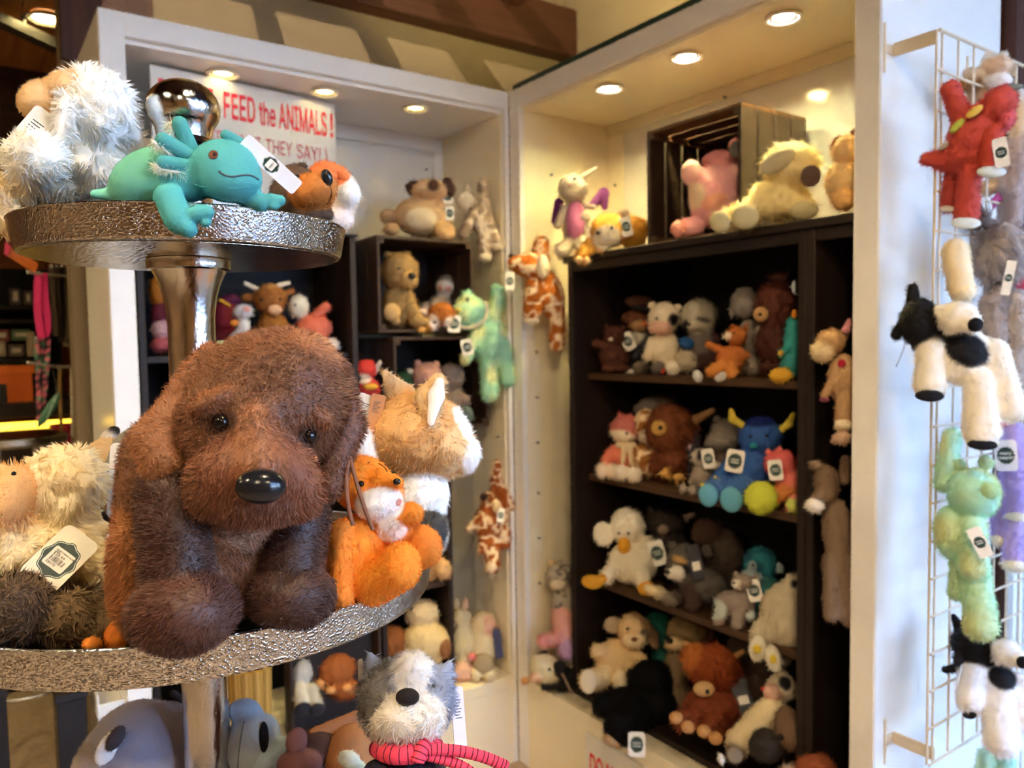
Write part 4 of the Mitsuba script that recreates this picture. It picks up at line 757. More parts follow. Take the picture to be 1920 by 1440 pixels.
def scarf_piece(nm, pts, d, r, nstr, fl=1.0):
    L = spline(np.array([frh.loc(x, y, dd) for (x, y), dd in zip(pts, d)]), 10); m = tube(L, r*frh.s, 14); V = np.array(m.vertices)
    if fl != 1: c = np.repeat(L, 14, 0); V[:len(c)] = c+(V[:len(c)]-c)*np.array([1, 1, fl])
    i = np.arange(len(V))//14; n = len(L); st = (np.floor(i/n*nstr*2) % 2)
    k = key(f'{hus}__{nm}'); N, _ = vnormals(V, np.array(m.faces))
    put(k, frh, (V, np.array(m.faces), N, np.broadcast_to(hx('e0475f'), (len(V), 3))), 'velour'); labels[k] = {'label': 'coral knitted scarf'}
    for j in range(nstr):
        a = int((j+0.5)*(len(L)-1)/nstr); rr = frh.s*r*1.03; a = max(1, min(a, len(L)-2)); tg = L[a+1]-L[a-1]; tg /= np.linalg.norm(tg)
        mm = tube([L[a]-tg*0.9*frh.s, L[a], L[a]+tg*0.9*frh.s], rr, 14); V2 = np.array(mm.vertices); 
        if fl != 1: V2 = L[a]+(V2-L[a])*np.array([1, 1, fl])
        N2, _ = vnormals(V2, np.array(mm.faces)); put(key(f'{k}__stripe'), frh, (V2, np.array(mm.faces), N2, np.broadcast_to(hx('6a1e2e'), (len(V2), 3))), 'velour')
scarf_piece('scarf', [(708, 1402), (735, 1414), (765, 1414), (795, 1408), (815, 1398)], [20, 62, 72, 62, 15], 17, 11)
scarf_piece('scarf', [(796, 1394), (788, 1410), (782, 1428)], [70, 80, 82], 13, 4)
scarf_piece('scarf', [(800, 1408), (835, 1406), (880, 1412), (920, 1424), (950, 1438)], [72, 70, 66, 62, 58], 10, 16)
scarf_piece('scarf', [(800, 1416), (830, 1424), (860, 1434), (885, 1450)], [66, 62, 60, 58], 9, 9)
put(key(f'{hus}__shirt'), frh, soft_mesh(frh, [E(768, 1480, 80, 62, '37363c', -8, 66), C(705, 1450, 24, 690, 1480, 24, '37363c', 0)], 8, 40), 'velour'); labels['plush_husky__shirt'] = {'label': 'charcoal shirt with tan stripes'}
for j, (y, c) in enumerate(((1430, 'b59d78'), (1442, '8f8f94'))):
    pass
# ---------------------------------------------------------------- plush animals in the right alcove
def btoy(name, label, x, y, t, body, parts=(), **a):
    a.setdefault('k', 6); a.setdefault('n', 40); a.setdefault('fur', dict(L=8, W=1.5, dens=0.05, lift=0.6, curl=0.8, vary=0.22, nap=0.6))
    a.setdefault('lump', 2.5); a.setdefault('lumpf', 0.022)
    return toy(name, label, 'plush toy', x, y, t, body, parts, **a)
SHAG = dict(L=16, W=1.9, dens=0.05, lift=0.5, sag=0.7, curl=1.0, clump=0.9, vary=0.45, tip=0.3, rough=0.5, nap=0.7)
BLK = '050507'
# shelf 1
btoy('plush_beaver', 'small dark brown plush beaver with white teeth at the left end of the upper shelf', 1153, 650, tx(1153, 690, 1.72), [
    E(1153, 625, 22, 21, '43241b', 4, 19), E(1152, 663, 29, 28, '43241b', 0, 25), C(1137, 642, 9, 1117, 638, 9, '4d2b20', 6, 10), E(1142, 684, 15, 9, '4d2b20', 18, 14), E(1168, 685, 14, 8, '4d2b20', 16, 13)], [
    soft('ear', E(1138, 607, 6, 5, '39201a', 0, 4), n=16), soft('ear', E(1168, 608, 6, 5, '39201a', 0, 4), n=16), nose(1145, 630, 5, 3.5, 'd8cfc0', 0.2, 'teeth', bsdf='velour'), eye(1146, 620, 2.2), eye(1160, 620, 2.2), tag(1177, 634, 22, 34, -25)], snap=SH1)
btoy('plush_monkey', 'brown plush monkey in a peaked brown cap behind the cream cow plush', 1198, 630, tx(1198, 690, 1.80), [
    E(1195, 588, 24, 25, '5b3423', 0, 22), E(1197, 625, 19, 30, 'b7ad9c', 0, 18), C(1214, 622, 9, 1192, 656, 10, '232226', 10, 22), E(1195, 665, 26, 22, '2a282b', 0, 20)], [
    soft('cap', [E(1200, 553, 29, 12, '4e3025', 4, 25, 4), E(1207, 566, 24, 6, '15151a', 18, 18, 8)], 'brown cap with a black peak', None, n=28), soft('ear', E(1172, 583, 8, 10, '4d2b1e', 0, 5), n=16),
    soft('muzzle', E(1198, 597, 18, 13, '9a7350', 16, 12), 'tan muzzle', n=20), pad(1210, 594, 6, 6, 'c05c2a', 0.1, 'cheek_patch'), pad(1201, 676, 16, 14, '8a7a68', 0.2), soft('shoe', E(1180, 684, 10, 7, 'd8cfc6', 34, 8), n=16)], snap=SH1)
btoy('plush_cow', 'cream plush cow with one black ear patch and a pink muzzle on the upper shelf', 1245, 630, tx(1245, 690, 1.74), [
    E(1244, 580, 30, 30, 'd6c8b0', 5, 28), E(1245, 640, 31, 36, 'd2c3a8', 0, 27), C(1222, 622, 9, 1213, 655, 9, 'cfbfa4', 8, 14), E(1233, 674, 14, 13, '57504a', 22, 14), E(1262, 675, 15, 15, 'ddd0b8', 24, 15), P(1262, 583, 11, 12, BLK, 20, 20)], [
    soft('muzzle', E(1237, 598, 24, 13, 'c99f8b', 26, 14), 'pink muzzle', n=22), soft('ear', E(1222, 556, 8, 7, 'd6c8b0', 0, 5), n=14), soft('ear', E(1270, 560, 9, 7, 'cdbfa8', 0, 5), n=14), eye(1231, 581, 2.6), eye(1262, 582, 2.6), nose(1243, 680, 4, 6, 'b8402f', 1.2, 'boot_trim', bsdf='velour')], snap=SH1)
btoy('plush_sloth', 'grey-beige plush sloth with dark eye stripes wearing a blue bandana on the upper shelf', 1310, 610, tx(1310, 690, 1.80), [
    E(1310, 563, 35, 35, 'a79f8b', 0, 32), E(1312, 615, 30, 30, '5a504b', -4, 26), E(1284, 647, 24, 22, 'a89a82', 10, 20), E(1322, 648, 30, 24, '37211f', 0, 24), E(1335, 607, 18, 17, '3a2024', -5, 15), P(1318, 568, 15, 5, '332c2a', 20, 30, 14), P(1284, 588, 8, 20, '1c1a1d', 20, 30, 8)], [
    soft('muzzle', E(1298, 579, 12, 10, 'b3a795', 24, 10), n=18), nose(1291, 577, 4, 3), soft('bandana', E(1287, 612, 15, 11, '1f4d85', 22, 10, 20), 'blue bandana', None, n=20)], snap=SH1)
btoy('plush_fox', 'little orange plush fox with pale soles sitting in the middle of the upper shelf', 1372, 640, tx(1372, 690, 1.72), [
    E(1382, 603, 20, 18, 'ab622f', 5, 18), E(1370, 648, 27, 28, 'ab622f', 0, 22), C(1352, 630, 8, 1328, 619, 7, 'b06630', 6, 12), C(1388, 630, 8, 1401, 640, 8, 'a35c2c', 4), C(1352, 660, 12, 1334, 670, 12, 'bd7838', 14, 26), C(1370, 664, 12, 1372, 672, 12, 'bd7838', 20, 30)], [
    soft('muzzle', E(1364, 603, 10, 9, 'd8c8b0', 18, 9), 'white muzzle', n=16), nose(1358, 600, 2.5, 2), eye(1376, 598, 2), soft('ear', E(1399, 588, 5, 7, '9c5527', 0, 4), n=14), soft('ear', E(1374, 587, 5, 6, '9c5527', 0, 4), n=14),
    pad(1308, 679, 18, 12, 'c9c9c6', 0.4, rd=9), pad(1352, 680, 14, 13, 'c9c9c6', 0.4, rd=9)], snap=SH1)
btoy('plush_elephant', 'grey plush elephant with a long cream foot beside the orangutan', 1405, 610, tx(1405, 690, 1.80), [
    E(1396, 549, 26, 31, '867e77', 0, 25), E(1403, 625, 26, 45, '7c7067', 0, 24), E(1413, 668, 32, 20, '8a7d6d', 8, 22)], [
    soft('ear', E(1376, 558, 9, 22, '7d756e', -2, 5, 10), n=20), soft('foot', E(1431, 614, 17, 27, 'b5aa96', 22, 12, -12), 'cream foot', n=22)], snap=SH1)
btoy('plush_orangutan', 'shaggy dark reddish plush orangutan with a tan face on the upper shelf', 1455, 600, tx(1455, 690, 1.77), [
    E(1456, 558, 42, 48, '52291f', 0, 38), E(1452, 625, 38, 48, '45231b', -5, 32), E(1450, 672, 30, 16, '3f2019', 10, 22)], [
    soft('face', E(1427, 572, 15, 14, 'b88d5c', 34, 10), 'tan face', None, n=20), nose(1425, 573, 3.4, 3.4), soft('tuft', E(1462, 505, 18, 12, '4a2a22', -8, 10), n=18)], snap=SH1, fur=SHAG)
btoy('plush_parrot', 'teal plush parrot with yellow feet at the right end of the upper shelf', 1484, 620, tx(1484, 690, 1.70), [
    E(1490, 600, 20, 46, '2d837f', 0, 20), E(1482, 652, 20, 28, '2d7a78', 0, 20), C(1480, 610, 9, 1464, 632, 6, '2f8a85', 10, 14)], [
    soft('foot', E(1464, 670, 23, 15, 'c9982f', 22, 14), 'yellow foot', n=22), soft('crest', E(1489, 505, 5, 14, 'a9b0b4', 0, 5), n=16), soft('beak', E(1490, 555, 6, 9, 'c9802c', 16, 6), 'orange beak', None, n=16), soft('wing_tip', E(1464, 628, 6, 7, 'c9a23a', 22, 5), n=14)], snap=SH1)
# shelf 2
btoy('plush_fox', 'rose plush fox in a coral jumper and cream scarf on the second shelf', 1170, 830, tx(1170, 893, 1.72), [
    E(1174, 788, 31, 29, 'b0625a', 5, 27), E(1170, 838, 30, 26, 'd1735a', 0, 24), C(1152, 828, 12, 1138, 846, 12, 'd1735a', 8, 16), C(1190, 828, 12, 1198, 848, 11, 'd1735a', 8, 14), E(1129, 865, 13, 15, 'dfcbb4', 26, 13), E(1149, 867, 14, 15, 'dfcbb4', 26, 13), P(1164, 804, 28, 14, 'dccdb2', 20, 40, 10)], [
    soft('ear', C(1165, 770, 9, 1162, 760, 4, 'b0625a', 0), n=16), soft('ear', C(1195, 772, 9, 1200, 758, 4, 'd9b59c', 0), n=16), eye(1175, 796, 2.6), nose(1146, 800, 3, 2.6),
    soft('scarf', [C(1160, 818, 6, 1188, 818, 6, 'd9c29c', 22), C(1170, 822, 5, 1168, 848, 5, 'd9c29c', 28), C(1182, 822, 5, 1184, 850, 5, 'd9c29c', 28)], 'cream scarf', None, n=30)], snap=SH2+0.004)
btoy('plush_giraffe', 'brown patterned plush giraffe with white hooves on the second shelf beside the rose fox', 1210, 840, tx(1210, 893, 1.745), [
    E(1212, 785, 24, 28, '8a5524', 0, 22), E(1216, 855, 34, 36, '8a5524', -2, 27)], [
    soft('muzzle', E(1212, 812, 18, 14, 'a08d7c', 24, 14), 'grey-beige muzzle', n=20, pat=None), soft('hoof', E(1166, 878, 16, 15, 'ded0bb', 34, 14), 'white hoof', n=18, pat=None), soft('hoof', E(1189, 882, 16, 15, 'ded0bb', 36, 14), 'white hoof', n=18, pat=None)], snap=SH2+0.004, pat='giraffe')
btoy('plush_highland_cow', 'shaggy dark brown plush highland cow with a tan muzzle ring on the second shelf', 1258, 820, tx(1258, 893, 1.76), [
    E(1258, 792, 50, 50, '5f3019', 4, 42), E(1258, 855, 44, 34, '5a2c18', 0, 34)], [
    soft('muzzle', E(1236, 789, 15, 15, 'b58a48', 42, 10), 'tan muzzle', None, n=20), nose(1238, 789, 4.5, 4.5), soft('horn', C(1297, 778, 10, 1336, 757, 6, 'a17850', 10), 'tan horn', None, n=22),
    soft('hoof', E(1246, 874, 10, 8, 'c3954f', 36, 9), n=14), soft('hoof', E(1272, 881, 12, 8, 'c3954f', 36, 9), n=14)], snap=SH2, fur=SHAG)
btoy('plush_wolf', 'grey plush wolf with a bushy mane behind the highland cow on the second shelf', 1233, 760, tx(1233, 893, 1.86), [E(1233, 740, 46, 30, '766e68', 0, 32), E(1233, 800, 40, 55, '5c544f', -4, 30)], [], snap=SH2, fur=SHAG)
btoy('plush_hippo', 'taupe plush hippo with a broad snout at the back of the second shelf', 1356, 810, tx(1356, 893, 1.83), [
    E(1362, 790, 30, 26, '6e655d', 0, 26), E(1352, 808, 31, 18, '776d64', 12, 22), E(1356, 855, 32, 40, '5d4a40', -6, 28)], [soft('ear', E(1345, 766, 8, 7, '6e655d', 0, 5), n=14), soft('ear', E(1376, 768, 8, 7, '6e655d', 0, 5), n=14)], snap=SH2)
btoy('plush_raccoon', 'small grey plush raccoon with a hang tag over its face on the second shelf', 1312, 860, tx(1312, 893, 1.725), [
    E(1316, 842, 22, 17, 'a59a8c', 5, 18), E(1315, 880, 20, 25, '86786b', 0, 18), C(1302, 880, 7, 1295, 890, 6, '86786b', 8), E(1281, 901, 9, 9, '93877c', 22, 9), E(1299, 903, 9, 10, '93877c', 22, 9), E(1342, 857, 12, 10, 'b3a896', 0, 9), P(1312, 838, 6, 12, '201c1e', 15, 30, 15)], [
    nose(1296, 843, 3, 2.5), soft('ear', E(1300, 826, 6, 7, '2a262b', 0, 4), n=14), soft('ear', E(1332, 828, 6, 7, '2a262b', 0, 4), n=14), tag(1328, 845, 23, 36, -8)], snap=SH2)
btoy('plush_mouse', 'dark plush mouse with a pale ear wedged between cow and hippo', 1300, 815, tx(1300, 893, 1.80), [E(1300, 815, 16, 20, '2b2830', 0, 15), E(1300, 860, 22, 40, '2b2830', 0, 18)], [soft('ear', E(1295, 828, 7, 8, 'a08a94', 16, 4), 'pale ear', n=14)], snap=SH2)
BL = '2b4d8c'
btoy('plush_dragon', 'blue plush dragon with yellow horns and light blue feet on the second shelf', 1420, 850, tx(1420, 925, 1.73), [
    E(1425, 808, 41, 39, BL, 5, 36), E(1405, 868, 48, 38, BL, 0, 38), C(1378, 850, 16, 1346, 882, 11, BL, 14, 26), C(1445, 855, 15, 1462, 885, 12, BL, 10, 16), C(1352, 898, 22, 1332, 912, 21, '3a5f98', 20, 40), C(1392, 900, 24, 1374, 918, 24, '3a5f98', 22, 46), P(1423, 772, 40, 20, '101f58', 10, 80)], [
    soft('horn', [C(1392, 787, 7, 1374, 776, 7, 'bfa93c', 15), C(1374, 776, 7, 1371, 760, 5, 'bfa93c', 15)], 'yellow horn', None, n=22), soft('horn', [C(1464, 796, 7, 1480, 784, 7, 'bfa93c', 10), C(1480, 784, 7, 1487, 767, 5, 'bfa93c', 10)], 'yellow horn', None, n=22),
    eye(1438, 806, 3), eye(1408, 808, 3), pad(1413, 825, 7, 6, '2f8f9c', 0.3, 'snout', label='teal snout'), pad(1328, 918, 18, 22, '5f9fb4', 0.5, rd=10), pad(1371, 926, 20, 24, '5f9fb4', 0.5, rd=10),
    *[soft('claw', E(x, y, 5, 4, 'd0bb45', 64, 5), None, None, n=12) for x, y in ((1318, 899), (1329, 900), (1362, 910), (1374, 911))], *[soft('claw', E(x, y, 4, 4, 'd0bb45', 34, 5), None, None, n=12) for x, y in ((1341, 885), (1348, 889))], tag(1378, 854, 34, 42, 10)], snap=SH2)
btoy('plush_frog', 'nearly black plush frog with two pale bulging eyes behind the blue dragon', 1443, 780, tx(1443, 893, 1.87), [E(1443, 762, 40, 24, '171c24', 0, 28), E(1443, 810, 38, 60, '171c24', -4, 28)], [soft('eye_bulge', E(1418, 745, 11, 10, '7d7a74', 8, 9), 'pale eye bulge', n=18), soft('eye_bulge', E(1468, 747, 10, 9, '6d6b66', 8, 9), 'pale eye bulge', n=18), nose(1421, 746, 4, 4, '0c0c0c', 0.2, 'pupil'), nose(1470, 748, 4, 4, '0c0c0c', 0.2, 'pupil')], snap=SH2)
btoy('plush_dragon', 'coral pink plush dragon with big yellow-green foot at the right end of the second shelf', 1455, 885, tx(1455, 940, 1.695), [
    E(1463, 856, 31, 27, 'd0605c', 0, 26), E(1482, 890, 30, 32, 'cc6a5c', -6, 26), C(1482, 905, 14, 1440, 920, 18, 'c5783f', 8, 20), C(1490, 925, 12, 1484, 938, 13, 'd67f78', 12)], [
    soft('foot', E(1427, 919, 32, 31, 'b8bf3f', 30, 24), 'yellow-green foot', n=26), soft('foot', E(1486, 934, 14, 14, 'b8bf5f', 28, 12), 'yellow-green foot', n=18), soft('horn', E(1441, 834, 6, 7, 'd8716a', 10, 5), n=14), soft('horn', E(1462, 831, 5, 8, 'd8716a', 10, 5), n=14), tag(1454, 868, 27, 38, -5)], snap=SH2-0.002)
# shelf 3
btoy('plush_duck', 'white plush duck with yellow beak and feet at the left end of the third shelf', 1180, 1020, tx(1180, 1090, 1.735), [
    E(1176, 965, 33, 35, 'dbd3c0', 6, 30), E(1187, 1034, 48, 42, 'd6cbb2', 0, 38), C(1150, 1045, 15, 1138, 1060, 15, 'dcd2ba', 20, 34), C(1196, 1052, 17, 1204, 1064, 17, 'dcd2ba', 26, 40), E(1132, 980, 21, 25, 'dcd4c2', 8, 10, -25), C(1212, 1000, 18, 1232, 1015, 12, 'cfc4ac', 5)], [
    soft('beak', E(1170, 1002, 12, 15, 'd6982a', 28, 14), 'yellow beak', None, n=18), eye(1160, 979, 2.6), eye(1178, 979, 2.6), soft('foot', [E(1110, 1070, 20, 13, 'd6982a', 46, 10, 8), E(1128, 1064, 10, 9, 'd6982a', 44, 8)], 'yellow foot', None, n=24), soft('foot', E(1212, 1082, 16, 13, 'd6982a', 52, 10, -10), 'yellow foot', None, n=20), tag(1232, 1016, 30, 46, -15)], snap=SH3)
btoy('plush_wolf', 'blackish plush wolf with one pale ear behind the raccoon on the third shelf', 1250, 990, tx(1250, 1090, 1.86), [E(1246, 978, 42, 26, '2d2725', 0, 28), E(1255, 1035, 42, 55, '2a2422', -5, 30)], [soft('ear', C(1280, 972, 9, 1300, 962, 4, 'bfa898', 2, 2, 0.6), 'pale ear', n=18), soft('ear', C(1222, 958, 8, 1216, 948, 3, '2d2725', 2, 2, 0.6), n=16), soft('chin', E(1243, 990, 12, 12, '8d7a6a', 22, 8), n=16)], snap=SH3)
btoy('plush_raccoon', 'dark grey plush raccoon with a white muzzle and navy hang tag on the third shelf', 1295, 1060, tx(1295, 1105, 1.74), [
    E(1284, 1034, 36, 40, '4f4a45', 10, 34), E(1318, 1075, 46, 38, '4a4540', 0, 36), C(1296, 1085, 16, 1300, 1108, 17, '3a2a26', 22, 34), E(1266, 1098, 18, 16, '3a302c', 14, 16), P(1282, 1041, 16, 9, '131113', 30, 40, 30), P(1274, 1026, 15, 6, 'b38d58', 30, 40, 20)], [
    soft('muzzle', C(1270, 1050, 15, 1256, 1050, 9, 'ddd6c8', 42, 52), 'white muzzle', n=22), nose(1251, 1049, 5, 4.5), soft('ear', E(1262, 1000, 10, 10, '4f4a45', 6, 6), n=16), soft('ear', E(1325, 1010, 12, 14, '57504a', 2, 6), n=16),
    soft('tail', [C(1214, 1079, 9, 1238, 1089, 12, 'cdb98e', 20), C(1238, 1089, 12, 1262, 1102, 12, '6b6358', 20)], n=26), tag(1304, 1030, 24, 62, -10, 'dark', col='1d1d2b')], snap=SH3)
btoy('plush_monkey', 'brown plush monkey at the back of the third shelf behind the raccoon', 1340, 1020, tx(1340, 1105, 1.84), [E(1327, 988, 32, 29, '46332a', 0, 27), E(1362, 1025, 36, 46, '453a32', -4, 32), E(1345, 1075, 40, 40, '3c322b', -4, 32)], [soft('ear', E(1358, 1002, 10, 10, '4f3a2c', 6, 5), n=16)], snap=SH3)
btoy('plush_monkey', 'blue-green plush monkey with a pale face at the back of the third shelf', 1425, 1020, tx(1425, 1115, 1.83), [
    E(1426, 1003, 33, 32, '24566a', 0, 30), E(1432, 1060, 32, 45, '2a5f5a', -4, 28)], [
    soft('face', [E(1409, 1030, 22, 17, '8fa0a3', 20, 16), E(1411, 1008, 11, 12, '8fa0a3', 24, 8)], 'pale grey-blue face', n=24, pat=None), eye(1412, 1006, 2.5), soft('ear', E(1461, 1012, 10, 11, 'a3b4b6', 4, 5), n=16, pat=None)], snap=SH3, pat='blue')
btoy('plush_raccoon', 'small taupe plush raccoon on all fours with a white snout on the third shelf', 1382, 1095, tx(1382, 1135, 1.715), [
    E(1393, 1062, 22, 17, '87776b', 10, 17), E(1378, 1100, 40, 25, '7f726a', 0, 24), C(1352, 1115, 13, 1348, 1132, 13, '8a7d74', 6), C(1384, 1118, 13, 1383, 1138, 13, '8a7d74', 10), P(1345, 1113, 19, 19, 'b0bab5', 0, 80), E(1407, 1124, 12, 12, 'b4c0bf', 4, 11)], [
    soft('snout', E(1381, 1065, 11, 10, 'd0c6b8', 24, 10), 'white snout', n=16), nose(1376, 1063, 2.8, 2.4), soft('ear', E(1381, 1048, 6, 8, '87776b', 6, 4, -20), n=14), soft('ear', E(1415, 1053, 6, 8, '87776b', 6, 4, 20), n=14), tag(1414, 1077, 27, 40, -12)], snap=SH3)
btoy('plush_seal', 'large cream plush seal with floral soles at the right end of the third shelf', 1465, 1095, tx(1465, 1150, 1.725), [
    E(1474, 1085, 50, 66, 'b6a88d', 0, 44), E(1488, 1040, 26, 40, 'b3a58a', 0, 26), E(1430, 1115, 24, 30, 'b8ab90', 14, 20), P(1490, 1022, 8, 8, BLK, 24, 30)], [
    soft('foot', E(1420, 1142, 17, 26, 'cfc9b4', 36, 13, 12), 'floral printed sole', n=22), soft('foot', E(1450, 1160, 16, 27, 'cfc9b4', 40, 13, -8), 'floral printed sole', n=22), nose(1420, 1142, 8, 8, 'c2a935', 4.1, 'flower_print', rd=3, bsdf='velour'), nose(1450, 1160, 6, 8, 'c2a935', 4.6, 'flower_print', rd=3, bsdf='velour')], snap=SH3-0.03)
# bottom shelf
btoy('plush_puppy', 'beige plush puppy with a grey eye patch at the left end of the bottom shelf', 1165, 1225, tx(1165, 1300, 1.70), [
    E(1188, 1180, 31, 32, 'd0b185', 10, 28), E(1156, 1240, 40, 44, 'd3b483', 0, 33), C(1140, 1222, 13, 1122, 1222, 16, 'd6b98a', 14, 22), C(1190, 1228, 14, 1205, 1240, 12, 'cfae7c', 8), C(1130, 1268, 20, 1106, 1276, 20, 'd8c193', 20, 34), E(1163, 1278, 15, 20, 'dfcda8', 30, 16), P(1208, 1193, 11, 15, '8a7b66', 25, 30)], [
    soft('muzzle', E(1188, 1201, 23, 17, 'dcc49c', 28, 16), n=22), nose(1189, 1199, 6, 4.5, '6b3d24'), eye(1177, 1179, 3), eye(1205, 1184, 3), soft('ear', E(1149, 1172, 18, 18, 'a7957b', 2, 7, 20), 'grey-tan ear', n=20), soft('ear', E(1221, 1192, 13, 29, '97765a', 4, 7, -22), 'brown ear', n=22), pad(1103, 1278, 15, 21, 'e4d6b8', 0.3)], snap=None)
btoy('plush_dinosaur', 'dark teal plush dinosaur behind the beige puppy on the bottom shelf', 1240, 1190, tx(1240, 1320, 1.84), [E(1234, 1170, 28, 24, '1f6b5d', 0, 24), E(1246, 1215, 24, 50, '1b5d52', 0, 22), E(1246, 1270, 34, 45, '1b5d52', 0, 26)], [])
btoy('plush_kangaroo', 'greyish tan plush kangaroo with a black nose behind the black gorilla', 1285, 1215, tx(1285, 1330, 1.80), [
    E(1290, 1182, 41, 32, '86704f', 5, 32), E(1268, 1262, 25, 48, '6c5a42', 0, 22), E(1275, 1310, 34, 30, '6c5a42', 0, 26)], [soft('muzzle', E(1267, 1206, 21, 15, 'c7ab80', 28, 16), 'pale muzzle', n=20), nose(1255, 1201, 7.5, 6), soft('ear', E(1326, 1178, 12, 24, '7d684d', 2, 6, -12), n=18)])
btoy('plush_gorilla', 'black plush gorilla spilling over the bottom shelf edge with a tan foot', 1200, 1320, tx(1200, 1370, 1.65), [
    E(1221, 1275, 43, 42, BLK, 0, 38), E(1215, 1325, 66, 44, BLK, -4, 40), C(1170, 1312, 24, 1132, 1322, 24, BLK, 10, 20), C(1190, 1340, 36, 1165, 1362, 34, BLK, 22, 44)], [
    soft('foot', E(1148, 1388, 18, 13, 'a98a66', 56, 12, 25), 'tan foot', n=18), tag(1194, 1396, 30, 40, 3, d=88), soft('ear', E(1182, 1262, 8, 10, '14151a', 4, 6), n=14)], bsdf='plush_black')
btoy('plush_highland_cow', 'shaggy rust orange plush highland cow with tan hooves on the bottom shelf', 1332, 1310, tx(1332, 1375, 1.66), [
    E(1338, 1250, 50, 48, '7e3819', 6, 42), E(1305, 1235, 28, 34, 'a05a28', 10, 30), E(1334, 1325, 54, 42, '6e311a', 0, 42), C(1300, 1345, 22, 1280, 1350, 20, '6e311a', 26, 36), C(1340, 1350, 24, 1332, 1365, 22, '6e311a', 30, 42)], [
    soft('muzzle', E(1320, 1292, 20, 15, 'c29c69', 44, 14), 'tan muzzle', None, n=22), nose(1326, 1297, 4, 4), soft('horn', C(1365, 1240, 9, 1392, 1222, 5, 'b98a55', 8), 'tan horn', None, n=20), soft('horn', C(1300, 1215, 8, 1284, 1206, 5, 'b98a55', 8), 'tan horn', None, n=18),
    *[soft('hoof', E(x, y, 13, 12, 'c08e58', d, 11), None, None, n=16) for x, y, d in ((1268, 1346, 54), (1290, 1363, 58), (1320, 1371, 66), (1342, 1384, 70), (1374, 1378, 40))], tag(1392, 1305, 32, 58, -12, 'dark', col='262834')], fur=SHAG)
btoy('plush_bear', 'dark brown plush bear at the back of the bottom shelf behind the orange highland cow', 1408, 1235, tx(1408, 1375, 1.82), [E(1406, 1212, 44, 36, '41362f', 0, 34), E(1417, 1275, 40, 48, '4a3b31', 0, 34), E(1410, 1330, 44, 40, '3d322b', 0, 34)], [soft('ear', E(1372, 1186, 10, 9, '41362f', 0, 6), n=14), soft('ear', E(1440, 1188, 10, 9, '41362f', 0, 6), n=14)])
btoy('plush_penguin', 'small grey-white plush penguin at the back right of the bottom shelf', 1468, 1250, tx(1468, 1385, 1.82), [E(1468, 1236, 19, 15, '9c968a', 4, 15), E(1470, 1280, 24, 45, '1b1b1e', 0, 20), E(1470, 1330, 26, 40, '1b1b1e', 0, 22), P(1468, 1222, 30, 8, '1b1b1e', 0, 60)], [])
btoy('plush_cow', 'cream plush cow with a black eye patch lying on its side on the bottom shelf', 1430, 1345, tx(1430, 1395, 1.665), [
    E(1466, 1287, 29, 29, 'c9b89d', 0, 26), C(1446, 1332, 28, 1386, 1390, 25, 'd8c59d', 8, 20), C(1386, 1392, 20, 1378, 1412, 19, '5d5348', 22, 30), P(1472, 1281, 13, 15, BLK, 20, 30)], [
    soft('muzzle', E(1448, 1298, 19, 19, 'caa08e', 18, 15), 'pink muzzle', n=20), nose(1430, 1291, 4, 4, 'b8402f', 0.5, 'tongue', bsdf='velour'), soft('shoe', E(1352, 1422, 8, 11, 'd9d2c8', 40, 8), n=14), pad(1378, 1416, 14, 14, '8b7f6e', 0.4)])
btoy('plush_mole', 'brown plush mole with dark overalls in front of the cream cow on the bottom shelf', 1470, 1375, tx(1470, 1410, 1.625), [E(1478, 1366, 28, 44, '5f4938', 0, 28), E(1436, 1398, 34, 34, '2a2522', 4, 26, -30)], [eye(1464, 1382, 6), nose(1448, 1384, 5, 4)])
btoy('plush_orangutan', 'tuft of a shaggy copper plush orangutan at the lower right corner by the white post', 1528, 1430, tx(1528, 1430, 1.615), [E(1528, 1436, 38, 24, '8c4b31', 0, 26), E(1520, 1480, 40, 40, '8c4b31', 0, 30), E(1478, 1444, 16, 12, 'a08d7c', 4, 10)], [], fur=dict(L=14, W=1.0, dens=0.08, lift=0.8, curl=0.8))
# on top of the bookcase
ZT = 1.7725
btoy('plush_dragon', 'grey and mauve plush dragon with purple wings at the left corner of the bookcase top', 1080, 410, tx(1080, 470, 1.66), [
    E(1074, 354, 28, 27, 'b0a594', 8, 25), E(1077, 416, 24, 46, '9a8f82', 0, 22), C(1058, 392, 8, 1046, 422, 8, 'aba092', 8, 14), C(1098, 386, 8, 1116, 388, 6, 'aba092', 8, 14), C(1070, 452, 13, 1054, 470, 15, 'a89c8d', 10, 24), C(1088, 450, 12, 1092, 466, 13, 'a89c8d', 14, 26), E(1056, 345, 7, 8, 'b0a594', 20, 7)], [
    soft('belly', E(1079, 414, 18, 40, 'a8628f', 14, 14), 'mauve belly', None, n=26), soft('horn', C(1090, 333, 6, 1116, 316, 3.5, 'd9ccb2', 10), 'cream horn', None, n=18), soft('wing', [C(1048, 380, 9, 1040, 415, 7, '56245f', -8, -8, 0.5)], 'purple wing', None, n=20), soft('wing', [C(1112, 384, 8, 1132, 362, 9, '56245f', -8, -8, 0.5), C(1132, 362, 9, 1134, 388, 6, '56245f', -8, -8, 0.5)], 'purple wing', None, n=24), eye(1077, 335, 2.6), pad(1068, 346, 4, 3, 'c98a80', 0.2, 'nostril'), tag(1104, 437, 10, 26, 0, 'plain')])
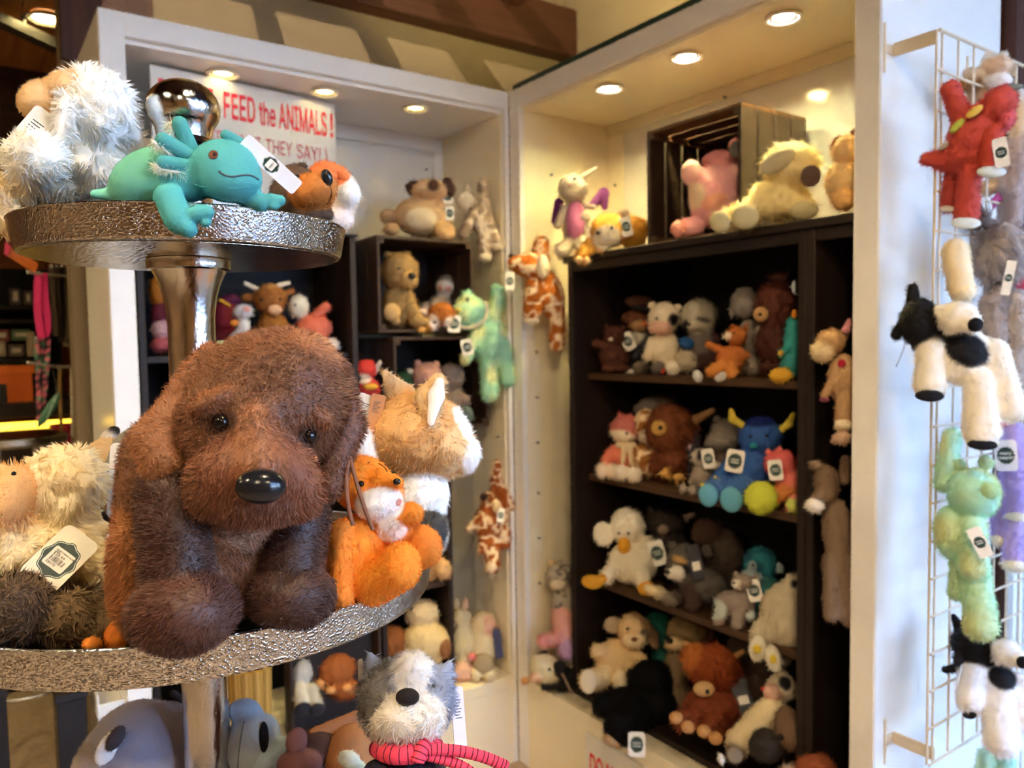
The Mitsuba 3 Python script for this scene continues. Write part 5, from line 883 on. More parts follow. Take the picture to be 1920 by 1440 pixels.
btoy('plush_tiger', 'golden plush tiger cub with white cheeks lying on the left of the bookcase top', 1145, 440, tx(1145, 465, 1.645), [
    E(1143, 432, 36, 33, 'c18a36', 12, 32), E(1185, 435, 30, 32, 'b6812f', -4, 30), C(1108, 462, 16, 1092, 480, 15, 'b27d33', 16, 26), P(1138, 445, 26, 22, 'dacdb3', 30, 50, -10), E(1130, 468, 14, 8, 'd0a868', 20, 10)], [
    soft('ear', E(1099, 405, 11, 12, 'd0bd9f', 6, 6), n=16), soft('ear', E(1168, 399, 13, 9, 'cdbba3', 4, 6), n=16), nose(1121, 437, 5, 3.6), eye(1147, 427, 3), soft('toe', E(1086, 486, 9, 8, 'dcb57c', 38, 8), n=14), soft('toe', E(1100, 488, 8, 8, 'dcb57c', 38, 8), n=14), tag(1174, 425, 21, 36, -15)], dz=0.0)
PK = 'd8989a'
btoy('plush_pig', 'pink plush pig leaning out of the slatted crate on top of the bookcase', 1335, 370, tx(1335, 410, 1.69), [
    E(1340, 368, 50, 62, PK, 0, 44), E(1352, 303, 38, 22, 'b97575', -6, 26), E(1298, 325, 22, 27, 'dba59c', 10, 16, -10), E(1376, 330, 18, 24, 'd9a09a', 8, 14), E(1295, 425, 28, 20, PK, 18, 20), E(1372, 408, 28, 22, PK, 14, 20), P(1303, 368, 22, 26, 'dbbd9e', 20, 60), P(1340, 378, 26, 15, 'dd9a80', 40, 40, -20)], [
    soft('foot', E(1272, 428, 15, 17, 'd99080', 34, 13), n=18), tag(1381, 280, 26, 30, 0, 'disc', col='3f3a3c', d=36), soft('nose', E(1379, 272, 14, 14, 'd08a80', 4, 10), n=16)], fur=dict(L=6, W=1.2, dens=0.05, curl=0.9))
btoy('plush_dog', 'shaggy cream plush dog with a round brown tag beside the crate on the bookcase', 1450, 350, tx(1450, 400, 1.64), [
    E(1482, 307, 56, 44, 'd9c895', 6, 42), E(1458, 372, 62, 42, 'd5c38b', 0, 42), C(1420, 388, 26, 1400, 400, 26, 'cfc08d', 16, 30), C(1480, 385, 24, 1508, 388, 24, 'd5c38b', 14, 22), C(1390, 400, 22, 1358, 412, 22, 'cfc08d', 8, 26)], [
    soft('ear', E(1457, 303, 36, 19, 'aa9f82', 42, 10, -32), 'smooth grey-beige ear', None, n=26, bsdf='velour'), pad(1350, 416, 20, 20, 'bdb287', 0.4, rd=8), pad(1397, 407, 25, 23, 'bdb287', 0.5, rd=9), pad(1507, 395, 24, 17, 'bdb287', 0.4, rd=8), tag(1520, 330, 36, 38, 0, 'disc', col='3a2622', d=52, text='lines')], fur=dict(L=18, W=1.2, dens=0.05, lift=0.7, sag=0.5, curl=1.0, clump=0.7, vary=0.1))
btoy('plush_puppy', 'tan plush puppy with dark ears half hidden by the white post on the bookcase top', 1582, 340, tx(1582, 390, 1.66), [
    E(1588, 280, 30, 30, 'c5a273', 5, 28), E(1584, 340, 38, 46, 'c4a270', 0, 36), E(1582, 374, 24, 22, 'c8995f', 30, 18)], [soft('ear', E(1568, 268, 10, 18, '6a4028', 4, 6, 25), 'dark brown ear', n=18), soft('ear', E(1600, 255, 8, 18, '6a4028', 8, 6, 10), 'dark brown ear', n=18)], fur=dict(L=9, W=1.2, dens=0.05, curl=1.0))
# hanging in and beside the alcove
btoy('plush_giraffe', 'orange patterned plush giraffe hanging on the left side of the lit alcove, between the units', 1010, 540, ty(1010, 540, 2.09), [
    C(1015, 455, 15, 1012, 495, 18, '9a4f14', -6, 0), E(992, 497, 34, 24, '9a4f14', 14, 22), C(990, 497, 20, 965, 494, 14, '9a4f14', 14, 18), E(1024, 548, 32, 48, '9a4f14', 0, 28, -20), C(1002, 535, 17, 997, 585, 17, '9a4f14', 16, 20), C(1043, 570, 17, 1045, 645, 15, '9a4f14', -2, 4)], [
    soft('muzzle', E(1018, 500, 13, 24, 'e0d2b4', 26, 16), 'cream muzzle', n=20, pat=None), soft('ear', E(960, 480, 8, 5, '1d1310', 18, 4, 20), n=14, pat=None), soft('hoof', E(997, 601, 15, 8, 'd8c6a4', 22, 13), 'cream hoof', n=16, pat=None), tag(956, 527, 17, 34, 0, d=34)], pat='giraffe', n=64, fur=dict(L=5, W=1.1, dens=0.06))
btoy('plush_deer', 'tan plush deer with a red heart hanging beside the white post over the donkey', 1570, 700, tx(1570, 700, 1.605), [
    E(1557, 640, 30, 26, 'a07c56', 8, 25), E(1542, 659, 24, 20, 'cbb690', 16, 20), E(1582, 708, 32, 46, 'a3805b', 0, 28), C(1564, 712, 9, 1546, 742, 10, '9c7856', 14, 22), C(1584, 745, 17, 1582, 792, 17, 'a3805b', 10, 12), E(1578, 821, 20, 14, 'ad8e76', 18, 18)], [
    soft('ear', C(1586, 618, 9, 1592, 600, 5, 'b97a80', 4, 4, 0.6), 'pink ear', n=18), pad(1578, 681, 7, 8, 'a3243a', 0.2, 'heart_patch', label='red heart patch'), soft('cuff', E(1582, 795, 19, 14, 'd6c7a8', 14, 18), 'cream cuff', n=18), pad(1546, 750, 9, 8, '8a4a58', 0.3, 'paw_pad')])
btoy('plush_donkey', 'grey-brown plush donkey with a white muzzle hanging beside the white post', 1565, 1000, tx(1565, 1000, 1.60), [
    E(1550, 905, 27, 38, '64503f', 8, 24), C(1545, 925, 20, 1530, 944, 17, '6b5745', 14, 22), E(1572, 1000, 32, 66, '6d5947', 0, 28), C(1562, 1050, 20, 1560, 1150, 18, '6f5c4b', 8, 12), C(1592, 1050, 20, 1592, 1160, 18, '6a5646', 0, 4)], [
    soft('muzzle', E(1528, 947, 20, 16, 'd8d0c2', 26, 15), 'white muzzle', n=20), soft('ear', C(1582, 900, 13, 1586, 862, 12, '5c4838', 6, 6, 0.6), n=22), soft('mane', E(1530, 872, 16, 10, '7f6b58', 14, 9, 20), n=18, fur=dict(L=14, W=1.2, dens=0.08, curl=0.9))])
# floor of the alcove between the units
btoy('plush_leopard', 'spotted grey plush snow leopard in the corner left of the tall bookcase', 1052, 1085, ty(1052, 1100, 2.085), [E(1052, 1080, 28, 27, '9a8f7f', 4, 25), E(1060, 1130, 26, 45, '9a8f7f', -4, 22)], [soft('ear', E(1036, 1056, 9, 8, 'c3a67c', 2, 5), n=16, pat=None), soft('muzzle', E(1046, 1096, 16, 11, 'bfae92', 24, 10), n=18, pat=None)], pat='leopard')
btoy('plush_unicorn', 'pink plush unicorn with a round foot in the corner above the black and white cow', 1052, 1180, ty(1052, 1200, 2.05), [E(1058, 1165, 24, 52, 'd0968a', 0, 26), E(1062, 1215, 18, 26, 'a885a4', 6, 18), C(1045, 1195, 12, 1022, 1201, 13, 'cf8d80', 16, 24)], [soft('foot', E(1018, 1202, 13, 14, 'cc8478', 32, 9), n=16)])
btoy('plush_cow', 'black and cream plush cow lying in the corner on the alcove ledge', 1030, 1260, ty(1030, 1285, 2.04), [
    E(1024, 1253, 31, 27, 'd8cba4', 6, 26, 30), E(1055, 1272, 34, 24, '0e0e12', -6, 26), C(1040, 1284, 9, 1020, 1288, 8, '0e0e12', 8), E(1004, 1270, 12, 10, 'dbae8a', 18, 11)], [soft('ear', E(1018, 1224, 11, 5, '111116', 6, 4, -20), n=14), soft('ear', E(1050, 1254, 15, 18, '0e0e12', 24, 7), 'black ear', n=18), eye(1030, 1255, 3), soft('snout', E(985, 1276, 9, 7, 'b07a44', 26, 8), 'brown snout', n=14), line('tag_string', [(1054, 1263), (1064, 1283), (1073, 1302)], 2, '8d7a66', d=[36, 40, 42])])
# ---------------------------------------------------------------- plush animals in the left alcove
btoy('plush_puppy', 'tan plush puppy with dark brown ears lying on top of the corner crate', 790, 400, ty(790, 440, 2.37), [
    E(795, 402, 58, 40, 'b08f68', 0, 40), E(806, 352, 40, 20, 'b99772', 6, 26), E(835, 430, 20, 19, 'c9a06c', 34, 16), E(734, 426, 18, 14, 'a98762', 26, 15), E(728, 402, 17, 15, '977756', 8, 13), P(790, 406, 29, 20, 'd3c19b', 40, 50), P(812, 345, 13, 12, '3a241b', 10, 40)], [
    soft('ear', E(775, 348, 16, 15, '34201a', 10, 8, -35), 'dark brown ear', n=18), soft('ear', E(841, 347, 13, 22, '34201a', 12, 8, -15), 'dark brown ear', n=18), tag(839, 364, 20, 30, -8), tag(843, 396, 17, 26, 0)], fur=dict(L=9, W=1.2, dens=0.05, curl=1.0), snap=1.846)
btoy('plush_giraffe', 'grey and cream plush giraffe hanging on a hook next to the tan puppy', 900, 410, tx(900, 410, 1.48), [
    C(907, 340, 11, 906, 385, 12, '7d6b5b', -6, 0), E(902, 410, 24, 28, '7d6b5b', 0, 20), C(888, 398, 9, 867, 440, 11, '7d6b5b', 12, 18), C(917, 415, 11, 928, 452, 13, '7d6b5b', 6, 12), C(905, 430, 12, 909, 475, 14, '7d6b5b', 8, 14), E(878, 376, 16, 16, '8d7c6a', 10, 14)], [
    soft('muzzle', E(872, 376, 18, 18, 'c4b8a2', 20, 12), 'cream muzzle', n=20, pat=None), soft('horn', E(876, 350, 5, 8, 'b9ab96', 10, 4), n=12, pat=None), soft('hoof', E(910, 481, 14, 11, 'c9bda6', 18, 12), n=16, pat=None), soft('hoof', E(931, 460, 13, 10, 'c9bda6', 16, 11), n=16, pat=None), line('smile', [(862, 378), (868, 386), (878, 386), (884, 378)], 1.2, '7d6c5a')], pat='greygiraffe', n=56)
btoy('plush_bear', 'brown plush teddy bear sitting in the corner crate with paler muzzle', 755, 550, ty(755, 600, 2.34), [
    E(750, 514, 36, 37, '8a6e45', 6, 34), E(748, 580, 33, 44, '85693f', 0, 30), C(765, 560, 13, 780, 605, 13, '85693f', 14, 24), C(735, 560, 12, 730, 590, 12, '85693f', 10, 18), E(785, 607, 20, 12, '8a6e45', 26, 14)], [
    soft('muzzle', E(766, 528, 18, 18, 'ab8852', 30, 14), 'pale muzzle', n=20), nose(773, 522, 7, 6.5), soft('ear', E(727, 483, 9, 9, '7d623b', 0, 6), n=16), soft('ear', E(763, 482, 8, 8, '7d623b', 0, 6), n=16), eye(748, 508, 3), pad(735, 590, 16, 17, 'bb9866', 0.6, rd=9), pad(741, 606, 10, 9, 'bb9866', 0.6, rd=6)], snap=1.5455)
btoy('plush_bunny', 'grey and white plush bunny with pink cheeks at the back of the corner crate', 832, 545, ty(832, 600, 2.45), [
    E(838, 517, 22, 22, '6f655a', 4, 20), E(828, 565, 32, 36, '5d554d', 0, 26), E(795, 560, 9, 16, 'b09b91', 10, 8, 25), P(833, 522, 18, 17, 'cabfb1', 20, 40), P(827, 553, 20, 19, 'b9a994', 30, 40)], [
    soft('ear', E(862, 534, 9, 19, 'a08e84', 6, 6, -10), 'pinkish ear', n=18), pad(825, 520, 6, 5, 'cf9080', 0.1, 'cheek'), pad(840, 521, 6, 5, 'cf9080', 0.1, 'cheek')], snap=1.5455)
btoy('plush_fawn', 'russet and white plush fawn peeking out of the front of the corner crate', 822, 597, ty(822, 610, 2.285), [
    E(828, 591, 27, 25, '86491b', 4, 24), E(800, 612, 20, 13, '8a5a22', 12, 13), P(814, 604, 9, 15, 'd9cbbd', 20, 40, -20), P(842, 606, 9, 13, 'd9cbbd', 20, 40, 20), P(830, 622, 20, 8, 'd9cbbd', 20, 40)], [
    soft('ear', E(793, 585, 14, 8, 'cbb09b', 6, 5, 12), 'pale ear', n=16), nose(831, 613, 5, 4), eye(815, 604, 3), soft('toe', E(791, 618, 9, 7, 'd2a058', 26, 7), 'yellow toe', n=14), tag(852, 607, 23, 32, 5)])
btoy('plush_dinosaur', 'tie-dyed pale green plush dinosaur hanging in front of the corner crates', 910, 640, tx(910, 640, 1.475), [
    E(882, 588, 36, 33, '8cc0a2', 14, 30), E(876, 557, 14, 14, '8cc0a2', 14, 13), C(932, 545, 14, 924, 620, 15, '8cc0a2', -4, 0), E(920, 640, 33, 52, '8cc0a2', 0, 28), C(897, 618, 11, 873, 672, 13, '8cc0a2', 14, 22), C(917, 690, 17, 918, 738, 18, '8cc0a2', 8, 14), C(945, 650, 16, 952, 712, 15, '8cc0a2', 0, 4)], [
    line('smile', [(909, 566), (912, 590), (898, 608), (872, 614), (858, 606)], 4.0, 'dcd2b0', 0.2, label='cream smile'), eye(877, 562, 3.6), pad(858, 583, 7, 7, 'd6d06a', 0.1, 'eye_patch'), eye(860, 584, 3.2), tag(876, 651, 21, 30, -12)], pat='tiedye', n=60)
btoy('plush_giraffe', 'orange patterned plush giraffe hanging in the left alcove, lower than the green dinosaur', 922, 970, tx(922, 970, 1.49), [
    C(932, 872, 13, 932, 915, 14, '8a4214', -4, 0), E(918, 936, 17, 17, '7a3c14', 10, 16), E(922, 975, 33, 48, '8a4214', 0, 26, 8), C(945, 925, 13, 955, 950, 12, '8a4214', 6), C(900, 975, 12, 880, 990, 9, '8a4214', 8), C(910, 1010, 13, 905, 1030, 12, '8a4214', 8), C(923, 1020, 16, 923, 1062, 16, '8a4214', 6, 10), C(945, 1000, 14, 948, 1020, 12, '8a4214', 4)], [
    soft('muzzle', E(930, 948, 9, 14, 'd2b488', 26, 9), 'cream muzzle', n=16, pat=None), soft('mane', E(908, 932, 10, 8, '2d1a10', 20, 7), n=14, pat=None), tag(939, 966, 13, 26, 5)], pat='giraffe', n=60)
btoy('plush_lamb', 'cream plush lamb with a peach ear and navy tag on the left alcove ledge', 905, 1165, ty(905, 1235, 2.30), [
    E(905, 1130, 25, 25, 'cdb78c', 6, 23), E(903, 1172, 28, 44, 'cbb98f', 0, 26), E(893, 1222, 13, 16, 'cfc09a', 22, 13), E(916, 1224, 13, 15, 'cfc09a', 22, 13), P(917, 1134, 12, 22, 'cf9f82', 10, 40, -15)], [
    soft('satchel', E(906, 1205, 19, 20, '9d8b6d', 26, 10), 'checked cloth satchel', None, n=20), tag(933, 1167, 15, 52, -8, 'plain', col='2a2f55', d=14)], snap=LEDGE+0.001)
btoy('plush_bunny', 'cream and peach plush bunny leaning in the left alcove beside the bookcase edge', 868, 1175, ty(868, 1235, 2.33), [
    E(864, 1130, 20, 22, 'c2b088', 4, 20), E(869, 1178, 24, 50, 'c6b58b', 0, 24), E(868, 1228, 22, 20, 'cfa183', 10, 18)], [soft('foot', E(884, 1201, 8, 8, 'd2706c', 26, 6), 'pink foot', n=14), soft('ear', E(856, 1105, 7, 14, 'b9a47c', 0, 5), n=14), soft('ear', E(872, 1104, 7, 14, 'c99f80', 0, 5), n=14)], snap=LEDGE+0.001)
btoy('plush_bear', 'cream plush bear with a brown paw on the lowest shelf behind the husky', 800, 1190, ty(800, 1240, 2.335), [
    E(792, 1150, 32, 28, 'c9b083', 4, 27), E(798, 1205, 46, 44, 'c8ad79', 0, 34)], [soft('paw', E(834, 1216, 13, 18, '7a4f2e', 20, 10), 'brown paw', n=18), nose(772, 1142, 4, 3.4)])
btoy('plush_kangaroo', 'tan plush foot sticking out of the low dark bookcase', 828, 1062, ty(828, 1075, 2.31), [E(830, 1066, 17, 22, 'bb9060', 10, 14, -20), E(806, 1060, 26, 30, 'a57c50', -6, 20)], [])
btoy('plush_bear', 'brown plush rump on the shelf left of the cream bear', 735, 1215, ty(735, 1240, 2.38), [E(735, 1205, 30, 34, '7a4520', 0, 28)], [])
btoy('plush_pig', 'small pinkish plush pig on the shelf behind the corgi muzzle', 822, 925, ty(822, 955, 2.34), [E(822, 918, 12, 14, 'a98a80', 4, 12), E(808, 935, 24, 22, '8d6f66', -4, 20)], [])
btoy('plush_cardinal', 'red plush bird with a white face beside the crates above the puppy', 688, 700, ty(688, 735, 2.31), [
    E(686, 692, 21, 19, 'ab2f2c', 4, 18), E(690, 730, 24, 24, '8f2626', 0, 20), P(681, 710, 14, 9, 'd8cdbd', 10, 40)], [soft('beak', E(695, 725, 14, 6, 'c99632', 18, 7), 'yellow beak', None, n=16), soft('wing', C(702, 695, 8, 712, 680, 5, 'a79c98', -4, -4, 0.6), 'pale wing', n=16), nose(678, 708, 3, 2.6)])
btoy('plush_frog', 'dark green plush frog in the lower crate behind the corgi ears', 758, 720, ty(758, 770, 2.40), [E(757, 696, 18, 19, '1d3a26', 4, 17), E(760, 745, 24, 38, '22402a', 0, 20), P(764, 722, 12, 10, '9a9a7a', 20, 30)], [soft('eye_bulge', E(768, 678, 7, 7, '9a978c', 8, 6), n=12)], snap=1.2155)
btoy('plush_pig', 'dusty pink plush pig in the middle of the lower crate', 802, 725, ty(802, 780, 2.38), [E(801, 708, 31, 27, 'a87b70', 4, 27), E(803, 760, 32, 40, '9c7066', 0, 27)], [soft('ear', E(818, 686, 8, 9, 'a87b70', 6, 5, 20), n=14), soft('ear', E(784, 684, 8, 9, 'a87b70', 6, 5, -20), n=14)], snap=1.2155)
btoy('plush_hippo', 'grey-brown plush hippo with a patterned foot at the right of the lower crate', 850, 735, ty(850, 790, 2.35), [E(846, 703, 26, 28, '75675e', 4, 24), E(850, 755, 30, 36, '6f6158', 0, 26), E(870, 745, 13, 13, '7d6a60', 16, 11)], [soft('foot', E(876, 772, 13, 18, '52605c', 26, 9, -15), 'patterned foot', n=18)], snap=1.2155)
# bookcase behind the stand
btoy('plush_cow', 'brown plush cow with cream horns on the shelf behind the metal stand', 508, 580, ty(508, 655, 2.42), [
    E(507, 556, 30, 30, '875327', 6, 27), E(512, 618, 34, 40, '80501f', 0, 28), C(480, 553, 8, 460, 552, 8, '875327', 2), C(530, 548, 8, 548, 541, 7, '875327', 2), P(508, 528, 18, 8, 'a0703c', 10, 40)], [
    soft('muzzle', E(515, 575, 15, 11, 'c99d7a', 28, 10), 'pinkish muzzle', n=18), soft('horn', C(481, 537, 5, 460, 526, 4, 'dcd2bc', 4), 'cream horn', None, n=16), soft('horn', C(522, 530, 5, 541, 525, 4, 'dcd2bc', 4), 'cream horn', None, n=16), eye(490, 557, 3), eye(525, 556, 3)], snap=1.476)
btoy('plush_bunny', 'white plush bunny with coral ears and body beside the brown plush cow', 582, 600, ty(582, 655, 2.40), [
    E(560, 568, 20, 24, 'c8c3b2', 4, 20), E(590, 608, 34, 27, 'c9674f', 0, 25), E(590, 634, 15, 14, 'd0bdb0', 16, 13), E(622, 642, 16, 15, 'd0bdb0', 14, 14)], [soft('ear', C(592, 585, 10, 610, 570, 11, 'c9674f', 6), 'coral ear', n=18), eye(553, 566, 2.5)], snap=1.476)
btoy('plush_turtle', 'maroon plush turtle with yellow trim next to the post on the rear shelf', 428, 590, ty(428, 655, 2.44), [E(424, 585, 26, 38, '6b1c28', 0, 26), E(432, 553, 20, 14, '3f1230', 0, 16), E(424, 625, 28, 30, '5e1a24', -4, 24)], [soft('trim', C(412, 552, 3, 430, 562, 3, 'c9982c', 22), 'yellow trim', None, n=16)], snap=1.476)
btoy('plush_duck', 'white plush duck with an orange beak between the turtle and the brown plush cow', 455, 590, ty(455, 655, 2.36), [E(455, 574, 20, 15, 'adaab0', 4, 15), E(456, 602, 15, 16, 'b9b7b8', 0, 14), E(452, 630, 22, 26, 'a9a7aa', -4, 18)], [soft('beak', E(439, 596, 8, 6, 'd08030', 14, 6), 'orange beak', None, n=14), pad(462, 570, 7, 5, 'c98a80', 0.2, 'cheek')], snap=1.476)
btoy('plush_frog', 'pale green round plush just right of the stand post on the rear shelf', 411, 632, ty(411, 655, 2.33), [E(411, 628, 15, 14, 'b8c6a0', 0, 14)], [], snap=1.476)
btoy('plush_lion', 'orange plush lion left of the stand post, high on the rear shelf', 298, 560, ty(298, 655, 2.43), [E(297, 545, 18, 30, 'a05f1c', 0, 18), E(300, 590, 18, 28, '5a1c26', 0, 18)], [])
btoy('plush_pig', 'pale pink plush pig left of the stand post on the rear shelf', 302, 620, ty(302, 655, 2.38), [E(302, 618, 20, 18, 'b58b88', 0, 18), E(302, 645, 20, 16, 'a04a4a', 0, 18)], [])
kk = thing('gift_box', 'dark purple gift box on the lower rear shelf left of the post', 'box')
pb = on(1, 306, 700, 2.42); add('carton', box(pb[0]-0.045, pb[0]+0.045, 2.38, 2.47, 1.1405, 1.30), 'card', kk, hx('2a1a55'), False); add('lid', box(pb[0]-0.047, pb[0]+0.047, 2.378, 2.472, 1.27, 1.31), 'card', kk, hx('3b2270'), False)
# crate on the ledge
btoy('plush_donkey', 'grey plush donkey with dark hooves in the crate on the alcove ledge', 572, 1290, ty(572, 1330, 2.245), [
    E(566, 1262, 20, 30, 'a39d94', 0, 20), C(562, 1290, 13, 566, 1318, 14, 'b8ad96', 10, 18), C(585, 1292, 13, 593, 1320, 13, 'a89f8c', 8, 16)], [pad(568, 1329, 15, 14, '23232b', 0.5, 'hoof', rd=9, label='dark hoof'), pad(595, 1330, 14, 13, '23232b', 0.5, 'hoof', rd=9, label='dark hoof')])
btoy('plush_highland_cow', 'rust brown plush highland cow with tan toes in the crate on the alcove ledge', 630, 1270, ty(630, 1310, 2.262), [E(630, 1256, 38, 36, '8a4a20', 0, 32), E(645, 1290, 30, 22, '8a4a20', 0, 24)], [soft('hoof', E(600, 1282, 10, 9, 'b9804a', 24, 8), n=14), soft('hoof', E(620, 1294, 11, 9, 'b9804a', 26, 8), n=14), soft('hoof', E(650, 1290, 11, 9, 'b9804a', 26, 8), n=14)], fur=dict(L=11, W=1.2, dens=0.05, curl=1.0))
# ---------------------------------------------------------------- plush animals hanging on the wire gridwall
GY = 0.735
RD = 'a63e36'
def gt(x, y, o=0.0): return ty(x, y, GY+o)
GF = dict(L=9, W=1.3, dens=0.07, lift=0.6, curl=0.7, nap=0.6)
btoy('plush_dragon', 'red plush dragon with yellow and green spikes at the top of the gridwall', 1825, 270, gt(1825, 270), [
    E(1872, 196, 34, 36, RD, 12, 32, 25), E(1886, 226, 18, 22, 'b44a50', 22, 20, 10), C(1783, 168, 20, 1802, 220, 22, RD, 8, 4), E(1825, 252, 48, 66, RD, 0, 42, 22), E(1815, 290, 50, 34, RD, 0, 36), C(1795, 300, 32, 1738, 298, 15, RD, -4, 0), C(1862, 252, 20, 1857, 308, 23, 'a2392f', 28, 36), C(1784, 330, 16, 1778, 386, 17, '8f332e', -8, -4), C(1818, 320, 22, 1812, 402, 25, RD, 14, 18)], [
    soft('spike', E(1827, 209, 18, 8, 'd2b350', 42, 5, -42), 'yellow spike', None, n=20), soft('spike', E(1795, 236, 19, 8, '9fa543', 30, 5, -52), 'green spike', None, n=20), soft('spike', E(1773, 272, 17, 6, 'a09a9a', 16, 5, -36), 'grey spike', None, n=20), soft('horn', E(1897, 165, 21, 7, '69736f', 18, 6, -8), 'slate grey horn', None, n=20),
    pad(1859, 322, 24, 9, 'c6cfcb', 0.5, rd=12), pad(1811, 418, 25, 7, 'c6cfcb', 0.5, rd=14), pad(1777, 392, 14, 6, 'b9b4b0', 0.3, rd=9), tag(1877, 286, 27, 52, -16, d=66)], n=84, fur=GF)
btoy('plush_dog', 'tan and white plush dog folded over the top wire behind the red dragon', 1855, 140, gt(1855, 140, 0.05), [
    E(1868, 122, 32, 18, 'c7ab90', 0, 20), E(1830, 138, 27, 13, 'c9b69c', 0, 16), E(1816, 160, 34, 14, '8a6744', 2, 14, 12), E(1872, 150, 28, 15, 'd8d3cf', 6, 18), E(1840, 175, 30, 24, 'a3866a', -8, 18), E(1882, 102, 9, 8, 'd0c6ba', 0, 7)], [tag(1850, 108, 16, 22, 20, 'plain')], fur=GF)
btoy('plush_horse', 'taupe plush horse with a cream face hanging at the picture edge behind the red dragon', 1900, 280, gt(1900, 280, 0.04), [
    E(1912, 186, 22, 22, 'd9d5d2', 0, 20), E(1912, 222, 24, 40, 'dbc29f', 4, 24), E(1905, 310, 36, 72, 'a0908c', 0, 30), C(1898, 350, 25, 1894, 415, 24, 'a0908c', 8, 10), E(1851, 352, 19, 18, 'bfa07a', 4, 16), C(1880, 330, 18, 1856, 352, 16, 'b39a80', 0)], [soft('star_charm', [E(1867, 377, 6, 17, 'd35fae', 20, 4, 8), E(1869, 374, 14, 5, 'd35fae', 20, 4, -10)], 'pink star charm', None, n=20)], fur=GF)
btoy('plush_lion', 'grey long-haired plush lion hanging on the gridwall above the black and white dog', 1872, 500, gt(1872, 500, 0.02), [
    E(1876, 474, 50, 58, '988d88', 10, 46), E(1843, 412, 22, 19, '6d615c', 0, 18)], [
    soft('torso', [E(1872, 575, 36, 52, '877a74', 0, 30), C(1860, 570, 24, 1866, 632, 26, '8d807a', 12, 16), C(1900, 600, 22, 1902, 720, 22, '93877f', 0, 4), C(1905, 560, 22, 1912, 640, 20, '9d918b', 6)], None, GF, n=60), tag(1891, 521, 18, 62, 6, d=66)], fur=dict(L=34, W=1.1, dens=0.09, lift=0.5, sag=0.4, curl=1.0, clump=0.5, freq=20, seg=2, vary=0.15), n=48, root='mane')
WH = 'ded6c6'
btoy('plush_dog', 'large black and white plush dog with a white muzzle hanging mid-height on the gridwall', 1800, 640, gt(1800, 640), [
    E(1724, 604, 42, 48, '060609', 10, 42), E(1742, 640, 40, 26, '060609', 8, 32), E(1797, 598, 40, 34, WH, 34, 34, 12), C(1797, 598, 28, 1815, 606, 22, WH, 40, 50), E(1762, 586, 20, 16, WH, 34, 20, 15), E(1806, 668, 56, 54, WH, 0, 44, 10), C(1790, 470, 26, 1803, 545, 26, 'd8c6a2', -10, -6), C(1745, 655, 28, 1743, 722, 31, WH, 20, 26), C(1836, 715, 30, 1840, 812, 34, WH, 16, 22), C(1862, 660, 30, 1894, 765, 30, WH, -6, 4), P(1812, 655, 46, 30, '060609', 30, 70, 35), P(1722, 600, 44, 52, '060609', 10, 60)], [
    soft('ear', C(1712, 565, 16, 1712, 540, 12, '060609', 8, 8, 0.6), n=20), soft('ear', C(1692, 610, 14, 1680, 628, 13, '060609', 14, 14, 0.6), n=20), nose(1829, 609, 13, 13, '0b0b0d', 0.3, bsdf='velour'), pad(1743, 742, 24, 8, '121217', 0.4, rd=14), pad(1842, 834, 24, 7, '121217', 0.2, rd=12), line('tag_string', [(1698, 640), (1690, 665), (1680, 688)], 0.9, '8b8b90', d=[20, 24, 26])], n=92, fur=GF)
btoy('plush_bear', 'pale green and yellow plush bear hanging below the large black and white dog', 1810, 980, gt(1810, 980), [
    E(1826, 925, 51, 49, '9dceb4', 16, 45), E(1790, 1000, 42, 56, '9fcaa8', 0, 36), C(1785, 818, 20, 1770, 905, 22, '9cc4a6', -8, 0), C(1824, 985, 25, 1824, 1062, 28, 'a2cba8', 24, 30), C(1800, 1060, 20, 1796, 1110, 20, '9fbf98', -8), C(1828, 1070, 28, 1838, 1172, 32, 'a2cda8', 6, 10)], [
    soft('muzzle', E(1851, 920, 24, 19, '93b07c', 46, 16), 'olive green muzzle', n=22, pat=None), soft('ear', E(1848, 867, 17, 16, 'a8c296', 14, 9), n=20), soft('ear', E(1800, 872, 14, 13, 'a3bd90', 6, 8), n=18), tag(1837, 1017, 27, 54, -20, d=72)], pat='greenbear', n=84, fur=GF)
btoy('plush_unicorn', 'lilac plush unicorn with cream cuffs hanging at the right edge of the gridwall', 1898, 920, gt(1898, 920, 0.02), [
    E(1905, 850, 32, 70, '9d90cb', 0, 32), C(1903, 880, 26, 1906, 955, 24, '9788c6', 10, 12), C(1880, 900, 16, 1874, 1000, 17, '8f80bf', 0), C(1904, 980, 22, 1902, 1050, 22, '9a8cc9', 8, 10)], [
    soft('cuff', E(1907, 967, 25, 15, 'dad6c3', 14, 22), 'cream cuff', n=18), soft('cuff', E(1873, 1012, 17, 14, 'd0ccbb', 2, 16), 'cream cuff', n=18), soft('cuff', E(1902, 1058, 25, 16, 'dad6c3', 12, 22), 'cream cuff', n=18), soft('mane', E(1884, 794, 20, 9, 'd09aa8', 14, 10), 'pink mane', n=18),
    tag(1886, 854, 42, 56, 0, 'badge', d=70, col='dfe0ea', text=[('mary', 0.1), ('meyer', -0.5)])], n=60, fur=GF)
